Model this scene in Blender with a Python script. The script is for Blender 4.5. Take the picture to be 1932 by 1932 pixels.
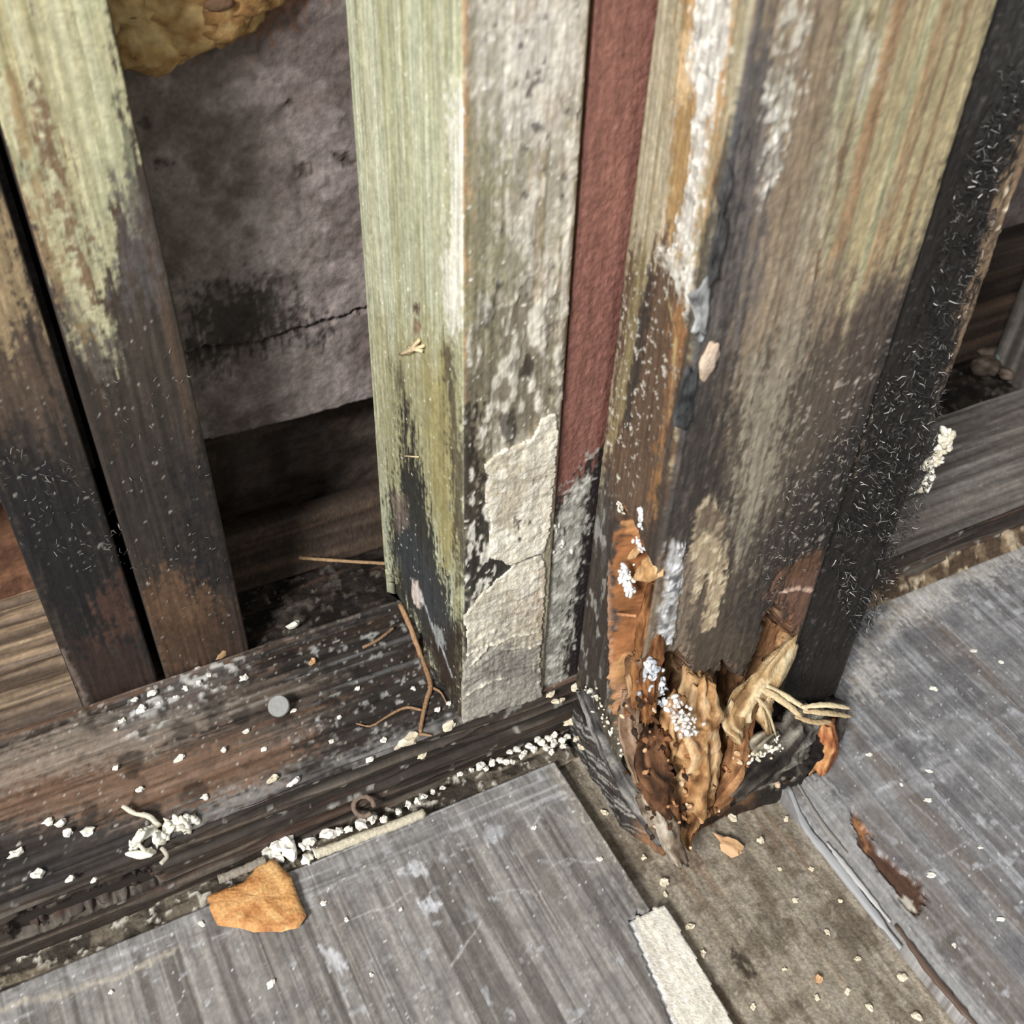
import bpy, math, random
import numpy as np
from mathutils import Vector, Matrix

# ------------------------------------------------------------------ camera
for o in list(bpy.data.objects): bpy.data.objects.remove(o, do_unlink=True)
SC = bpy.context.scene
COL = SC.collection
FPX = 2200.0                                   # focal length in photo pixels (1932 frame)
YAW, TILT, ROLL = [math.radians(a) for a in (-29.574, 47.72, 3.084)]
CAM = np.array([-187.143, -275.873, 461.416])  # millimetres
def _rz(a): return np.array([[math.cos(a), -math.sin(a), 0], [math.sin(a), math.cos(a), 0], [0, 0, 1.]])
def _rx(a): return np.array([[1., 0, 0], [0, math.cos(a), -math.sin(a)], [0, math.sin(a), math.cos(a)]])
RC = _rz(YAW) @ _rx(TILT) @ _rz(ROLL)
cd = bpy.data.cameras.new('camera'); cam = bpy.data.objects.new('camera', cd); COL.objects.link(cam)
cd.sensor_width = 36.0; cd.sensor_height = 36.0; cd.lens = 36.0 * FPX / 1932.0
cd.clip_start = 0.01; cd.clip_end = 50
cam.matrix_world = Matrix([[*RC[0], CAM[0] / 1000], [*RC[1], CAM[1] / 1000], [*RC[2], CAM[2] / 1000], [0, 0, 0, 1]])
SC.camera = cam
cd.dof.use_dof = True; cd.dof.focus_distance = 0.50; cd.dof.aperture_fstop = 16.0
# ------------------------------------------------------------------ light
SC.view_settings.view_transform = 'Standard'; SC.view_settings.look = 'None'
SC.view_settings.exposure = 0.0; SC.view_settings.gamma = 1.0
SC.view_settings.use_curve_mapping = False
wd = bpy.data.worlds.new('room_ambient'); SC.world = wd; wd.use_nodes = True
wd.node_tree.nodes['Background'].inputs[0].default_value = (0.93, 0.97, 1.0, 1)
wd.node_tree.nodes['Background'].inputs[1].default_value = 0.40
ld = bpy.data.lights.new('key_light_left_offscreen', 'AREA'); lamp = bpy.data.objects.new('key_light_left_offscreen', ld); COL.objects.link(lamp)  # soft key light from the front left, placed by shadow direction; source unseen
ld.shape = 'DISK'; ld.size = 0.55; ld.energy = 76; ld.color = (1.0, 0.97, 0.92)
_t = Vector((0.0, 0.02, 0.12)); _d = Vector((-0.81, -0.60, 0.80)).normalized()
lamp.location = _t + _d * 2.4
lamp.rotation_euler = (_t - lamp.location).to_track_quat('-Z', 'Y').to_euler()

# ------------------------------------------------------------------ helpers
rnd = random.Random(7)
def lin(c):
    c = np.asarray(c, float) / 255.0
    return np.where(c <= .04045, c / 12.92, ((c + .055) / 1.055) ** 2.4)
def _hash(ix, iy, seed):
    h = (ix.astype(np.int64) * 374761393 + iy.astype(np.int64) * 668265263 + seed * 1442695041) & 0xffffffff
    h = ((h ^ (h >> 13)) * 1274126177) & 0xffffffff
    h = ((h ^ (h >> 15)) * 2246822519) & 0xffffffff
    return ((h ^ (h >> 16)) & 0xffffff) / float(0xffffff)
def vn(x, y, seed=0):
    x = np.asarray(x, float); y = np.asarray(y, float)
    ix = np.floor(x); iy = np.floor(y); fx = x - ix; fy = y - iy
    fx = fx * fx * (3 - 2 * fx); fy = fy * fy * (3 - 2 * fy)
    a = _hash(ix, iy, seed); b = _hash(ix + 1, iy, seed); c = _hash(ix, iy + 1, seed); d = _hash(ix + 1, iy + 1, seed)
    return (a + (b - a) * fx) * (1 - fy) + (c + (d - c) * fx) * fy
def fbm(x, y, seed=0, o=4):
    t = 0; a = .5; n = 0
    for k in range(o):
        t = t + a * vn(x * 2 ** k + 17.3 * k, y * 2 ** k + 9.1 * k, seed + 31 * k); n += a; a *= .5
    return t / n
def fbm3(P, s, seed=0, o=3):
    x, y, z = (P * s).T
    return (fbm(x + .37 * z, y - .21 * z, seed, o) + fbm(y + 5.1, z + .3 * x, seed + 7, o) + fbm(z - 3.3, x + .4 * y, seed + 13, o)) / 3
def sst(a, b, x):
    t = np.clip((x - a) / (b - a), 0, 1); return t * t * (3 - 2 * t)
def sdpoly(Q, poly):
    poly = np.asarray(poly, float); n = len(poly); d = np.full(len(Q), 1e18); ins = np.zeros(len(Q), bool)
    for i in range(n):
        a = poly[i]; b = poly[(i + 1) % n]; e = b - a; w = Q - a
        t = np.clip((w @ e) / max(e @ e, 1e-12), 0, 1); q = w - t[:, None] * e
        d = np.minimum(d, (q * q).sum(1))
        c = ((a[1] > Q[:, 1]) != (b[1] > Q[:, 1]))
        xi = a[0] + (Q[:, 1] - a[1]) * e[0] / (e[1] if abs(e[1]) > 1e-12 else 1e-12)
        ins ^= c & (Q[:, 0] < xi)
    return np.where(ins, 1, -1) * np.sqrt(d)
def sdline(Q, pts):
    d = np.full(len(Q), 1e18)
    for i in range(len(pts) - 1):
        a = np.asarray(pts[i]); e = np.asarray(pts[i + 1]) - a; w = Q - a
        t = np.clip((w @ e) / max(e @ e, 1e-12), 0, 1); q = w - t[:, None] * e
        d = np.minimum(d, (q * q).sum(1))
    return np.sqrt(d)
def ray(px, py):
    return RC @ np.array([(px - 966) / FPX, -(py - 966) / FPX, -1.0])
def on(px, py, ax, val):
    d = ray(px, py); return CAM + d * ((val - CAM[ax]) / d[ax])
class Face:                                    # a plane of the place with its own two axes, millimetres
    def __init__(s, O, S, T):
        s.O = np.array(O, float); s.S = np.array(S, float); s.T = np.array(T, float)
        s.n = np.cross(s.S, s.T); s.inv = np.linalg.inv(np.column_stack([s.S, s.T, s.n]))
    def uv(s, P): return ((P - s.O) @ s.inv.T)[:, :2]
    def px(s, pts):
        out = []
        for p in pts:
            d = ray(*p); t = ((s.O - CAM) @ s.n) / (d @ s.n); out.append(CAM + d * t)
        return s.uv(np.array(out))
    def at(s, p):
        d = ray(*p); return CAM + d * (((s.O - CAM) @ s.n) / (d @ s.n))
_seed = [100]
class Paint:                                   # stains, wear and relief of one face
    def __init__(s, face, P, base, rough=.62, grain=1):
        s.F = face; s.Q = face.uv(P); s.g = grain; n = len(P)
        s.c = np.tile(lin(base), (n, 1)); s.d = np.zeros(n); s.r = np.full(n, float(rough))
    def _ap(s, a, color, d=0, rough=None):
        if color is not None: s.c += (lin(color) - s.c) * a[:, None]
        s.d += a * d
        if rough is not None: s.r += (rough - s.r) * a
        return a
    def _warp(s, jit, js, gr, gs):
        _seed[0] += 3; k = _seed[0]; Q = s.Q.copy(); g = s.g; u = s.Q[:, 1 - g]; v = s.Q[:, g]
        if jit:
            Q[:, 0] += jit * 2 * (fbm(s.Q[:, 0] * js, s.Q[:, 1] * js, k, 4) - .5)
            Q[:, 1] += jit * 2 * (fbm(s.Q[:, 0] * js, s.Q[:, 1] * js, k + 1, 4) - .5)
        if gr: Q[:, g] += gr * 2 * (fbm(u * gs, v * .012, k + 2, 3) - .5)
        return Q
    def _edge(s, f):
        _seed[0] += 3; u = s.Q[:, 1 - s.g]; v = s.Q[:, s.g]
        return min(f, 7) * 1.9 * ((fbm(u * .8, v * .09, _seed[0], 3) - .5) + 1.1 * (fbm(u * .7, v * .5, _seed[0] + 1, 3) - .5)) * 2
    def fine(s, a=.2):
        _seed[0] += 3; u = s.Q[:, 1 - s.g]; v = s.Q[:, s.g]
        if getattr(s, 'iso', 0): n = 1.6 * (fbm(u * .25, v * .25, _seed[0], 5) - .5) + .5 * (vn(u * 1.1, v * 1.1, _seed[0] + 2) - .5); s.c *= np.exp(a * 2 * n)[:, None]; return s
        n = 1.3 * (fbm(u * 1.1, v * .035, _seed[0], 3) - .5) + (fbm(u * .45, v * .35, _seed[0] + 1, 4) - .5) + .8 * (vn(u * 1.3, v * 1.2, _seed[0] + 2) - .5)
        s.c *= np.exp(a * 2 * n)[:, None]; return s
    def blob(s, pts, color, f=2, op=1, jit=2, js=.12, gr=0, gs=.35, d=0, rough=None, mm=False):
        poly = pts if mm else s.F.px(pts)
        a = sst(-f, f, sdpoly(s._warp(jit, js, gr, gs), poly) + s._edge(f)) * op
        return s._ap(a, color, d, rough)
    def line(s, pts, w, color, f=1, op=1, jit=1, js=.15, gr=0, gs=.35, d=0, rough=None, mm=False):
        L = pts if mm else s.F.px(pts)
        a = sst(f, -f, sdline(s._warp(jit, js, gr, gs), L) - w + .6 * s._edge(f)) * op
        return s._ap(a, color, d, rough)
    def streak(s, color, fu=.4, fv=.01, lo=.5, hi=.7, op=.6, d=0, reg=None, rough=None):
        _seed[0] += 3; u = s.Q[:, 1 - s.g]; v = s.Q[:, s.g]
        a = sst(lo, hi, fbm(u * fu, v * fv, _seed[0], 4)) * op
        if reg is not None: a = a * reg
        return s._ap(a, color, d, rough)
    def speck(s, color, fs=.6, lo=.62, hi=.7, op=.9, d=0, reg=None, rough=None, asp=1.0):
        _seed[0] += 3
        q = [s.Q[:, 0] * fs, s.Q[:, 1] * fs]; q[s.g] = q[s.g] * asp
        a = sst(lo, hi, fbm(q[0], q[1], _seed[0], 3)) * op
        if reg is not None: a = a * reg
        return s._ap(a, color, d, rough)
    def mask(s, pts, f=3, jit=3, js=.08, gr=0, gs=.3):
        return s.blob(pts, None, f, 1, jit, js, gr, gs)
    def relief(s, amp, fu=.5, fv=.03):
        _seed[0] += 3; u = s.Q[:, 1 - s.g]; v = s.Q[:, s.g]
        s.d += amp * 2 * (fbm(u * fu, v * fv, _seed[0], 4) - .5)

MATS = {}
def mat(name, color=None, rough=.6, bump=.35, scale=900, stretch=(1, 1, 1), var=.3, spec=.4, detail=5, trans=0):
    if name in MATS: return MATS[name]
    m = bpy.data.materials.new(name); m.use_nodes = True; nt = m.node_tree; N = nt.nodes; L = nt.links
    b = N['Principled BSDF']; b.inputs['Specular IOR Level'].default_value = spec
    tc = N.new('ShaderNodeTexCoord'); mp = N.new('ShaderNodeMapping'); mp.inputs['Scale'].default_value = stretch
    L.new(tc.outputs['Object'], mp.inputs['Vector'])
    no = N.new('ShaderNodeTexNoise'); no.inputs['Scale'].default_value = scale; no.inputs['Detail'].default_value = detail
    L.new(mp.outputs['Vector'], no.inputs['Vector'])
    rp = N.new('ShaderNodeMapRange'); rp.inputs['From Min'].default_value = .25; rp.inputs['From Max'].default_value = .75
    rp.inputs['To Min'].default_value = 1 - var; rp.inputs['To Max'].default_value = 1 + var
    L.new(no.outputs['Fac'], rp.inputs['Value'])
    mx = N.new('ShaderNodeVectorMath'); mx.operation = 'SCALE'; L.new(rp.outputs['Result'], mx.inputs['Scale'])
    if color is None:
        at = N.new('ShaderNodeAttribute'); at.attribute_name = 'Col'
        L.new(at.outputs['Color'], mx.inputs[0]); L.new(at.outputs['Alpha'], b.inputs['Roughness'])
    else:
        mx.inputs[0].default_value = tuple(lin(color)); b.inputs['Roughness'].default_value = rough
    L.new(mx.outputs['Vector'], b.inputs['Base Color'])
    bp = N.new('ShaderNodeBump'); bp.inputs['Strength'].default_value = bump; bp.inputs['Distance'].default_value = .0006
    L.new(no.outputs['Fac'], bp.inputs['Height']); L.new(bp.outputs['Normal'], b.inputs['Normal'])
    MATS[name] = m; return m
def mesh_obj(name, V, F, material, parent=None, origin=None, col=None, rough=None, smooth=True):
    V = np.asarray(V, float)
    if origin is None: origin = np.array([V[:, 0].mean(), V[:, 1].mean(), V[:, 2].min()]) if parent is None else np.zeros(3)
    if parent is not None: origin = np.array(parent['_o'])
    me = bpy.data.meshes.new(name); Vl = (V - origin) / 1000.0
    if isinstance(F, np.ndarray):
        k = F.shape[1]; n = len(F)
        me.vertices.add(len(V)); me.vertices.foreach_set('co', Vl.astype(np.float32).ravel())
        me.loops.add(n * k); me.loops.foreach_set('vertex_index', F.astype(np.int32).ravel())
        me.polygons.add(n); me.polygons.foreach_set('loop_start', np.arange(0, n * k, k, dtype=np.int32))
        me.update(calc_edges=True)
    else:
        me.from_pydata(Vl.tolist(), [], [list(map(int, f)) for f in F])
    if smooth: me.polygons.foreach_set('use_smooth', np.ones(len(me.polygons), bool))
    if col is not None:
        at = me.color_attributes.new('Col', 'FLOAT_COLOR', 'POINT')
        rr = np.full(len(V), .6) if rough is None else rough
        g = (col @ np.array([.25, .65, .10]))[:, None]; col = g + (col - g) * .80
        at.data.foreach_set('color', np.column_stack([np.clip(col, .0, .95), rr]).astype(np.float32).ravel())
    me.validate(); me.update()
    me.materials.append(material)
    o = bpy.data.objects.new(name, me); COL.objects.link(o)
    if parent is None: o.location = Vector(origin / 1000.0)
    else: o.parent = parent
    o['_o'] = [float(v) for v in origin]
    return o
def tag(o, label=None, cat=None, group=None, kind=None):
    if label: o['label'] = label
    if cat: o['category'] = cat
    if group: o['group'] = group
    if kind: o['kind'] = kind
    return o
def empty(name, origin, label, cat, group=None, kind=None):
    o = bpy.data.objects.new(name, None); COL.objects.link(o); o.location = Vector(np.array(origin) / 1000.0)
    o.empty_display_size = .02; o['_o'] = [float(v) for v in origin]
    return tag(o, label, cat, group, kind)
def steps(*seg):                               # steps((a,b,step),(b,c,step)...)
    out = []
    for a, b, h in seg:
        n = max(1, int(round(abs(b - a) / h))); out += [a + (b - a) * i / n for i in range(n)]
    return np.array(out + [seg[-1][1]])
def grid_faces(nu, nv):
    i, j = np.meshgrid(np.arange(nu - 1), np.arange(nv - 1), indexing='ij')
    a = (i * nv + j).ravel(); return np.column_stack([a, a + nv, a + nv + 1, a + 1])
# upright timber with rounded arrises; corners listed back-left, front-left, front-right, back-right
def timber(name, corners, zs, painter, material, lean=0.0, r=2.0, h=(.9, .9, 6, 8), z0=38.0, parent=None):
    C4 = np.array(corners, float); pts = []; side = []; nor = []
    for i in range(4):
        a = C4[i]; b = C4[(i + 1) % 4]; e = (b - a); L = np.linalg.norm(e); e /= L; n = np.array([e[1], -e[0]])
        n = -n if n @ (a - C4.mean(0)) < 0 else n
        k = max(2, int((L - 2 * r) / h[i]))
        for q in np.linspace(r, L - r, k + 1): pts.append(a + e * q); nor.append(n); side.append(i)
        c = C4[(i + 2) % 4]; e2 = (c - b); e2 /= np.linalg.norm(e2); n2 = np.array([e2[1], -e2[0]])
        n2 = -n2 if n2 @ (b - C4.mean(0)) < 0 else n2
        cc = b - e * r + e2 * r
        for w in (.2, .4, .6, .8):
            nn = n * (1 - w) + n2 * w; nn /= np.linalg.norm(nn); pts.append(cc + nn * r); nor.append(nn); side.append(i if w < .5 else (i + 1) % 4)
    pts = np.array(pts); nor = np.array(nor); side = np.array(side); m = len(pts); nz = len(zs)
    P = np.zeros((m, nz, 3)); P[:, :, :2] = pts[:, None, :]; P[:, :, 2] = zs[None, :]
    N3 = np.zeros_like(P); N3[:, :, :2] = nor[:, None, :]
    S = np.repeat(side, nz); P = P.reshape(-1, 3); N3 = N3.reshape(-1, 3)
    col = np.zeros((len(P), 3)); dd = np.zeros(len(P)); rr = np.full(len(P), .65)
    for i in range(4):
        a = C4[i]; b = C4[(i + 1) % 4]; e = (b - a) / np.linalg.norm(b - a)
        Pl = P[S == i]
        fO = np.array([a[0] , a[1], z0]); F = Face(fO, [e[0], e[1], 0], [lean, 0, 1.])
        Psh = Pl.copy(); Psh[:, 0] += lean * (Pl[:, 2] - z0)
        p = painter(i, F, Psh).fine(.24); col[S == i] = p.c; dd[S == i] = p.d; rr[S == i] = p.r
    V = P + N3 * dd[:, None]; V[:, 0] += lean * (V[:, 2] - z0)
    i, j = np.meshgrid(np.arange(m), np.arange(nz - 1), indexing='ij'); a = (i * nz + j).ravel(); b = (((i + 1) % m) * nz + j).ravel()
    F4 = np.column_stack([a, b, b + 1, a + 1])
    # end caps
    ctr = np.array([[C4[:, 0].mean(), C4[:, 1].mean(), zs[0]], [C4[:, 0].mean() + lean * (zs[-1] - z0), C4[:, 1].mean(), zs[-1]]])
    nb = len(V); V = np.vstack([V, ctr]); col = np.vstack([col, col[:1], col[-1:]]); rr = np.append(rr, [.7, .7])
    ii = np.arange(m); jj = (ii + 1) % m
    cap = np.vstack([np.column_stack([jj * nz, ii * nz, np.full(m, nb), np.full(m, nb)]), np.column_stack([ii * nz + nz - 1, jj * nz + nz - 1, np.full(m, nb + 1), np.full(m, nb + 1)])])
    faces = [tuple(f) for f in cap[:, :3]]
    o_faces = F4
    # keep quads as array, caps as degenerate-free triangles in a second list
    tri = np.vstack([F4[:, [0, 1, 2]], F4[:, [0, 2, 3]], np.array(faces)])
    base = np.array([C4[:, 0].mean(), C4[:, 1].mean(), zs[0]])
    return mesh_obj(name, V, tri, material, parent=parent, origin=base, col=col, rough=rr)
# horizontal or vertical sheet on a Face, us/vs in face millimetres
def sheet(name, F, us, vs, painter, material, parent=None, thick=0, keep=None, origin=None, nrm=None):
    U, W = np.meshgrid(us, vs, indexing='ij'); nu, nv = U.shape
    P = F.O + U.reshape(-1, 1) * F.S + W.reshape(-1, 1) * F.T
    p = painter(F, P).fine(.24); n = np.array(nrm, float) if nrm is not None else F.n / np.linalg.norm(F.n)
    V = P + p.d[:, None] * n; faces = grid_faces(nu, nv); col = p.c; rr = p.r
    if keep is not None:
        k = keep(F.uv(P)); kk = k[faces].sum(1) >= 3; faces = faces[kk]
        used = np.unique(faces); mp = -np.ones(len(V), int); mp[used] = np.arange(len(used)); faces = mp[faces]
        V = V[used]; col = col[used]; rr = rr[used]
    if thick:
        from collections import defaultdict
        e = np.vstack([faces[:, [0, 1]], faces[:, [1, 2]], faces[:, [2, 3]], faces[:, [3, 0]]])
        key = np.sort(e, 1); kk = key[:, 0].astype(np.int64) * (len(V) + 1) + key[:, 1]
        u, inv, cnt = np.unique(kk, return_inverse=True, return_counts=True); be = e[cnt[inv] == 1]
        nV = len(V); bv = np.unique(be); mp = -np.ones(nV, int); mp[bv] = nV + np.arange(len(bv))
        V = np.vstack([V, V[bv] - n * thick]); col = np.vstack([col, col[bv]]); rr = np.append(rr, rr[bv])
        w = np.column_stack([be[:, 1], be[:, 0], mp[be[:, 0]], mp[be[:, 1]]]); faces = np.vstack([faces, w])
    return mesh_obj(name, V, faces, material, parent=parent, origin=origin, col=col, rough=rr)
def box(name, lo, hi, material, color, parent=None, rough=.7, jit=0):
    lo = np.array(lo, float); hi = np.array(hi, float)
    V = np.array([[(lo, hi)[i][0], (lo, hi)[j][1], (lo, hi)[k][2]] for i in (0, 1) for j in (0, 1) for k in (0, 1)])
    F = [(0, 1, 3, 2), (4, 6, 7, 5), (0, 4, 5, 1), (2, 3, 7, 6), (0, 2, 6, 4), (1, 5, 7, 3)]
    return mesh_obj(name, V, F, material, parent, col=np.tile(lin(color), (8, 1)), rough=np.full(8, rough), smooth=False)
def tube(pts, rad, n=7, flat=1.0, up=(0, 0, 1), taper=None, seed=0, wob=0):
    pts = np.array(pts, float); k = len(pts); T = np.gradient(pts, axis=0); T /= np.linalg.norm(T, axis=1)[:, None]
    up = np.array(up, float); V = []; rg = random.Random(seed)
    for i in range(k):
        a = np.cross(T[i], up); a /= max(np.linalg.norm(a), 1e-6); b = np.cross(a, T[i])
        r = rad if taper is None else rad * taper[min(int(i * len(taper) / k), len(taper) - 1)]
        for q in range(n):
            t = 2 * math.pi * q / n; w = 1 + wob * (rg.random() - .5)
            V.append(pts[i] + (a * math.cos(t) + b * math.sin(t) * flat) * r * w)
    F = []
    for i in range(k - 1):
        for q in range(n):
            F.append((i * n + q, i * n + (q + 1) % n, (i + 1) * n + (q + 1) % n, (i + 1) * n + q))
    F.append(tuple(range(n - 1, -1, -1))); F.append(tuple((k - 1) * n + q for q in range(n)))
    return V, F
def spline(pts, n=24):
    pts = np.array(pts, float)
    if len(pts) == 2: return np.array([pts[0] + (pts[1] - pts[0]) * t for t in np.linspace(0, 1, n)])
    P = np.vstack([2 * pts[0] - pts[1], pts, 2 * pts[-1] - pts[-2]]); out = []; m = len(pts) - 1
    for t in np.linspace(0, m - 1e-6, n):
        i = int(t); f = t - i; a, b, c, d = P[i:i + 4]
        out.append(.5 * (2 * b + (c - a) * f + (2 * a - 5 * b + 4 * c - d) * f * f + (3 * b - a - 3 * c + d) * f ** 3))
    return np.array(out)
def ico(sub=2):
    import bmesh
    bm = bmesh.new(); bmesh.ops.create_icosphere(bm, subdivisions=sub, radius=1.0)
    V = np.array([v.co[:] for v in bm.verts]); F = np.array([[v.index for v in f.verts] for f in bm.faces]); bm.free(); return V, F
ICO = {k: ico(k) for k in (1, 2, 3, 4)}
def lump(center, size, sub=3, seed=0, amp=.35, fs=1.6, rot=(0, 0, 0), fib=0, fibf=6):
    V, F = ICO[sub]; V = V.copy(); n = (fbm3(V + seed * 3.1 + 10, fs, seed, 4) - .5) * 2.2
    V = V * (1 + amp * 2 * n)[:, None]
    if fib:
        a = np.arctan2(V[:, 1], V[:, 0]); q = fbm(a * fibf / 3.14, V[:, 2] * .8, seed + 3, 3) - .5
        V[:, :2] *= (1 + fib * 2 * q)[:, None]
    V = V * np.array(size)
    R = np.array(Matrix.Rotation(rot[2], 3, 'Z') @ Matrix.Rotation(rot[1], 3, 'Y') @ Matrix.Rotation(rot[0], 3, 'X'))
    return V @ R.T + np.array(center), F, n
def lump_obj(name, center, size, material, cols, parent=None, sub=3, seed=0, amp=.35, fs=1.6, rot=(0, 0, 0), fib=0, fibf=6, rough=.8, cf=.25, rug=0):
    V, F, n = lump(center, size, sub, seed, amp, fs, rot, fib, fibf)
    if rug: w = V - np.array(center); w /= np.linalg.norm(w, axis=1)[:, None]; V = V + w * (rug * 4 * (fbm3(V, .35, seed + 9, 3) - .5))[:, None]
    t = fbm3(V + seed, cf, seed + 5, 4); t = np.clip((t - .32) / .36, 0, 1) * (len(cols) - 1)
    L = np.array([lin(c) for c in cols]); i = np.minimum(t.astype(int), len(cols) - 2) if len(cols) > 1 else np.zeros(len(t), int)
    f = (t - i)[:, None]; c = L[i] * (1 - f) + L[np.minimum(i + 1, len(cols) - 1)] * f
    return mesh_obj(name, V, F, material, parent, col=c, rough=np.full(len(V), rough))

WOOD = mat('weathered_wood', None, bump=.5, scale=500, stretch=(1, 1, .12), var=.16, spec=.35)
WOODX = mat('weathered_wood_lengthwise', None, bump=.5, scale=500, stretch=(.12, 1, 1), var=.2, spec=.4)
FLOORM = mat('worn_floor_plank', None, bump=.25, scale=700, stretch=(1, .1, 1), var=.12, spec=.5)
ROT = mat('rotted_fibre', None, bump=.9, scale=700, stretch=(1, 1, .35), var=.3, spec=.2)
GRIT = mat('gritty_masonry', None, bump=.8, scale=420, var=.22, spec=.25)
CHALK = mat('chalky_mold', None, bump=.8, scale=900, var=.14, spec=.2)
PAINTED = mat('wet_red_strip', None, bump=1.0, scale=620, stretch=(1, 1, .8), var=.14, spec=.6)
FUZZ = mat('mold_fuzz', None, bump=.2, scale=800, var=.1, spec=.2)
ZS = steps((38, 380, .9), (380, 1200, 40))

# ------------------------------------------------------------------ the setting: floor
XF, YF, ZF = [1, 0, 0], [0, 1, 0], [0, 0, 1.]
F0 = Face([0, 0, 0], XF, YF); FSUB = Face([0, 0, -9], XF, YF)
def p_sub(F, P):
    p = Paint(F, P, (150, 139, 120), .75)
    p.streak((118, 105, 88), .25, .02, .45, .65, .7); p.streak((172, 162, 146), .3, .02, .55, .75, .5)
    p.speck((98, 86, 70), .11, .54, .68, .6); p.speck((176, 168, 154), .55, .76, .82, .8, d=.5); p.speck((170, 160, 145), .16, .62, .72, .5)
    p.blob([(1370, 1790), (1400, 1800), (1430, 1840), (1410, 1850), (1385, 1820)], (55, 45, 36), 1.5, .9, 1.5)
    p.streak((120, 86, 58), .2, .015, .6, .72, .45)
    p.relief(.8, .12, .06); p.relief(.35, .5, .3); return p
floor = sheet('floor', FSUB, steps((-1500, -30, 60), (-30, 130, 1.0), (130, 1500, 60)), steps((-1500, -350, 50), (-350, -190, 3), (-190, 16, 1.0), (16, 300, 40)), p_sub, ROT, origin=np.array([0, 0, -9.]))
floor['kind'] = 'structure'
def p_left(F, P):
    p = Paint(F, P, (144, 140, 137), .5)
    p.streak((104, 97, 92), .22, .004, .46, .62, .8); p.streak((164, 159, 154), .5, .005, .54, .68, .6)
    p.streak((118, 108, 98), .12, .006, .58, .74, .45); p.streak((84, 79, 77), .6, .008, .6, .7, .5)
    p.blob([(0, 1840), (600, 1610), (1046, 1437), (1090, 1500), (900, 1580), (620, 1700), (350, 1770), (0, 1932)], (150, 150, 152), 5, .5, 5, .08)
    p.g = 0
    e = p.mask([(-60, 1850), (600, 1600), (1040, 1425), (1090, 1520), (960, 1545), (600, 1690), (200, 1830), (-60, 1932)], 4, 5, .06)
    p.streak((190, 192, 196), .5, .012, .55, .68, .7, reg=e); p.streak((96, 92, 90), .4, .012, .6, .7, .5, reg=e)
    p.line([(0, 1905), (220, 1845), (330, 1795)], 1.0, (188, 178, 160), 1, .7, 1.5)
    p.g = 1
    for pts, w in (([(785, 1700), (815, 1695), (832, 1705), (815, 1722), (795, 1715)], 1), ([(925, 1695), (945, 1685), (940, 1705)], 1), ([(600, 1785), (625, 1795), (655, 1815), (660, 1838), (625, 1820)], 2), ([(762, 1645), (775, 1625), (820, 1640), (800, 1655)], 1), ([(915, 1565), (955, 1550), (935, 1590), (920, 1590)], 1)):
        p.blob(pts, (205, 208, 215), 1.2, .8, 2, .25)
    for pts in ([(640, 1745), (690, 1725), (740, 1705), (770, 1680)], [(935, 1690), (975, 1680), (1015, 1690)], [(1035, 1638), (1070, 1618), (1130, 1625)], [(620, 1800), (650, 1870), (660, 1900)], [(905, 1740), (870, 1790), (850, 1830)], [(1000, 1560), (1030, 1520), (1090, 1560)]):
        p.line(pts, .35, (196, 194, 192), .4, .6, 1.5, .08)
    p.speck((190, 195, 202), .2, .72, .80, .5); p.speck((96, 92, 94), .09, .62, .75, .35); p.speck((225, 225, 225), .75, .82, .86, .8)
    p.blob([(1046, 1437), (1090, 1490), (1150, 1590), (1215, 1690), (1195, 1710), (1150, 1640), (1090, 1540), (1035, 1460)], (152, 146, 136), 1.5, .7, 2)
    p.speck((214, 206, 190), .5, .6, .7, .7, reg=p.mask([(1050, 1440), (1100, 1500), (1220, 1690), (1195, 1700), (1090, 1530)], 2, 2))
    p.blob([(1150, 1630), (1185, 1660), (1190, 1730), (1150, 1790), (1105, 1700)], (98, 94, 97), 6, .55, 5)
    p.relief(.12, .5, .004); return p
def outline_keep(poly): return lambda Q: sdpoly(Q, poly) >= -1e-6
left = sheet('floor_plank', F0, steps((-1500, -450, 60), (-450, -275, 3), (-275, 0, .8)), steps((-1500, -350, 50), (-350, -190, 3), (-190, 0, .8)), p_left, FLOORM, parent=floor, thick=9,
             keep=lambda Q: ~((Q[:, 0] > -11 + .17 * (np.maximum(Q[:, 1], -200) + 85)) & (Q[:, 1] < -84 + 1.2 * np.sin(Q[:, 0] * .9))))
tag(left, 'grey worn vinyl plank with its broken corner under the sole plate')
# bare pale core of the plank where its skin is torn off along the edge
def p_core(F, P):
    p = Paint(F, P, (226, 219, 204), .7)
    p.streak((228, 226, 220), .12, .004, .5, .6, .8); p.speck((176, 166, 146), .3, .66, .78, .5); p.speck((236, 232, 222), .5, .6, .7, .5)
    p.line([(1187, 1740), (1230, 1845), (1268, 1940)], 1.8, (244, 246, 248), .8, 1, .4)
    p.line([(1277, 1725), (1330, 1825), (1392, 1936)], .8, (170, 156, 134), .6, .8, .5); p.relief(.25, .4, .02); return p
core = sheet('bare_core', Face([0, 0, -1.6], XF, YF), steps((-40, 12, .9)), steps((-1500, -300, 50), (-300, -84, 1.2)), p_core, CHALK, parent=left, thick=7,
             keep=lambda Q: (Q[:, 0] > -12 + .17 * (np.maximum(Q[:, 1], -200) + 85)) & (Q[:, 0] < 8 + .07 * (np.maximum(Q[:, 1], -200) + 91)) & (Q[:, 1] < -85 + 2 * fbm(Q[:, 0] * .3, Q[:, 0] * 0, 3)))
tag(core, 'pale bare core strip with a white edge')
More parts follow.
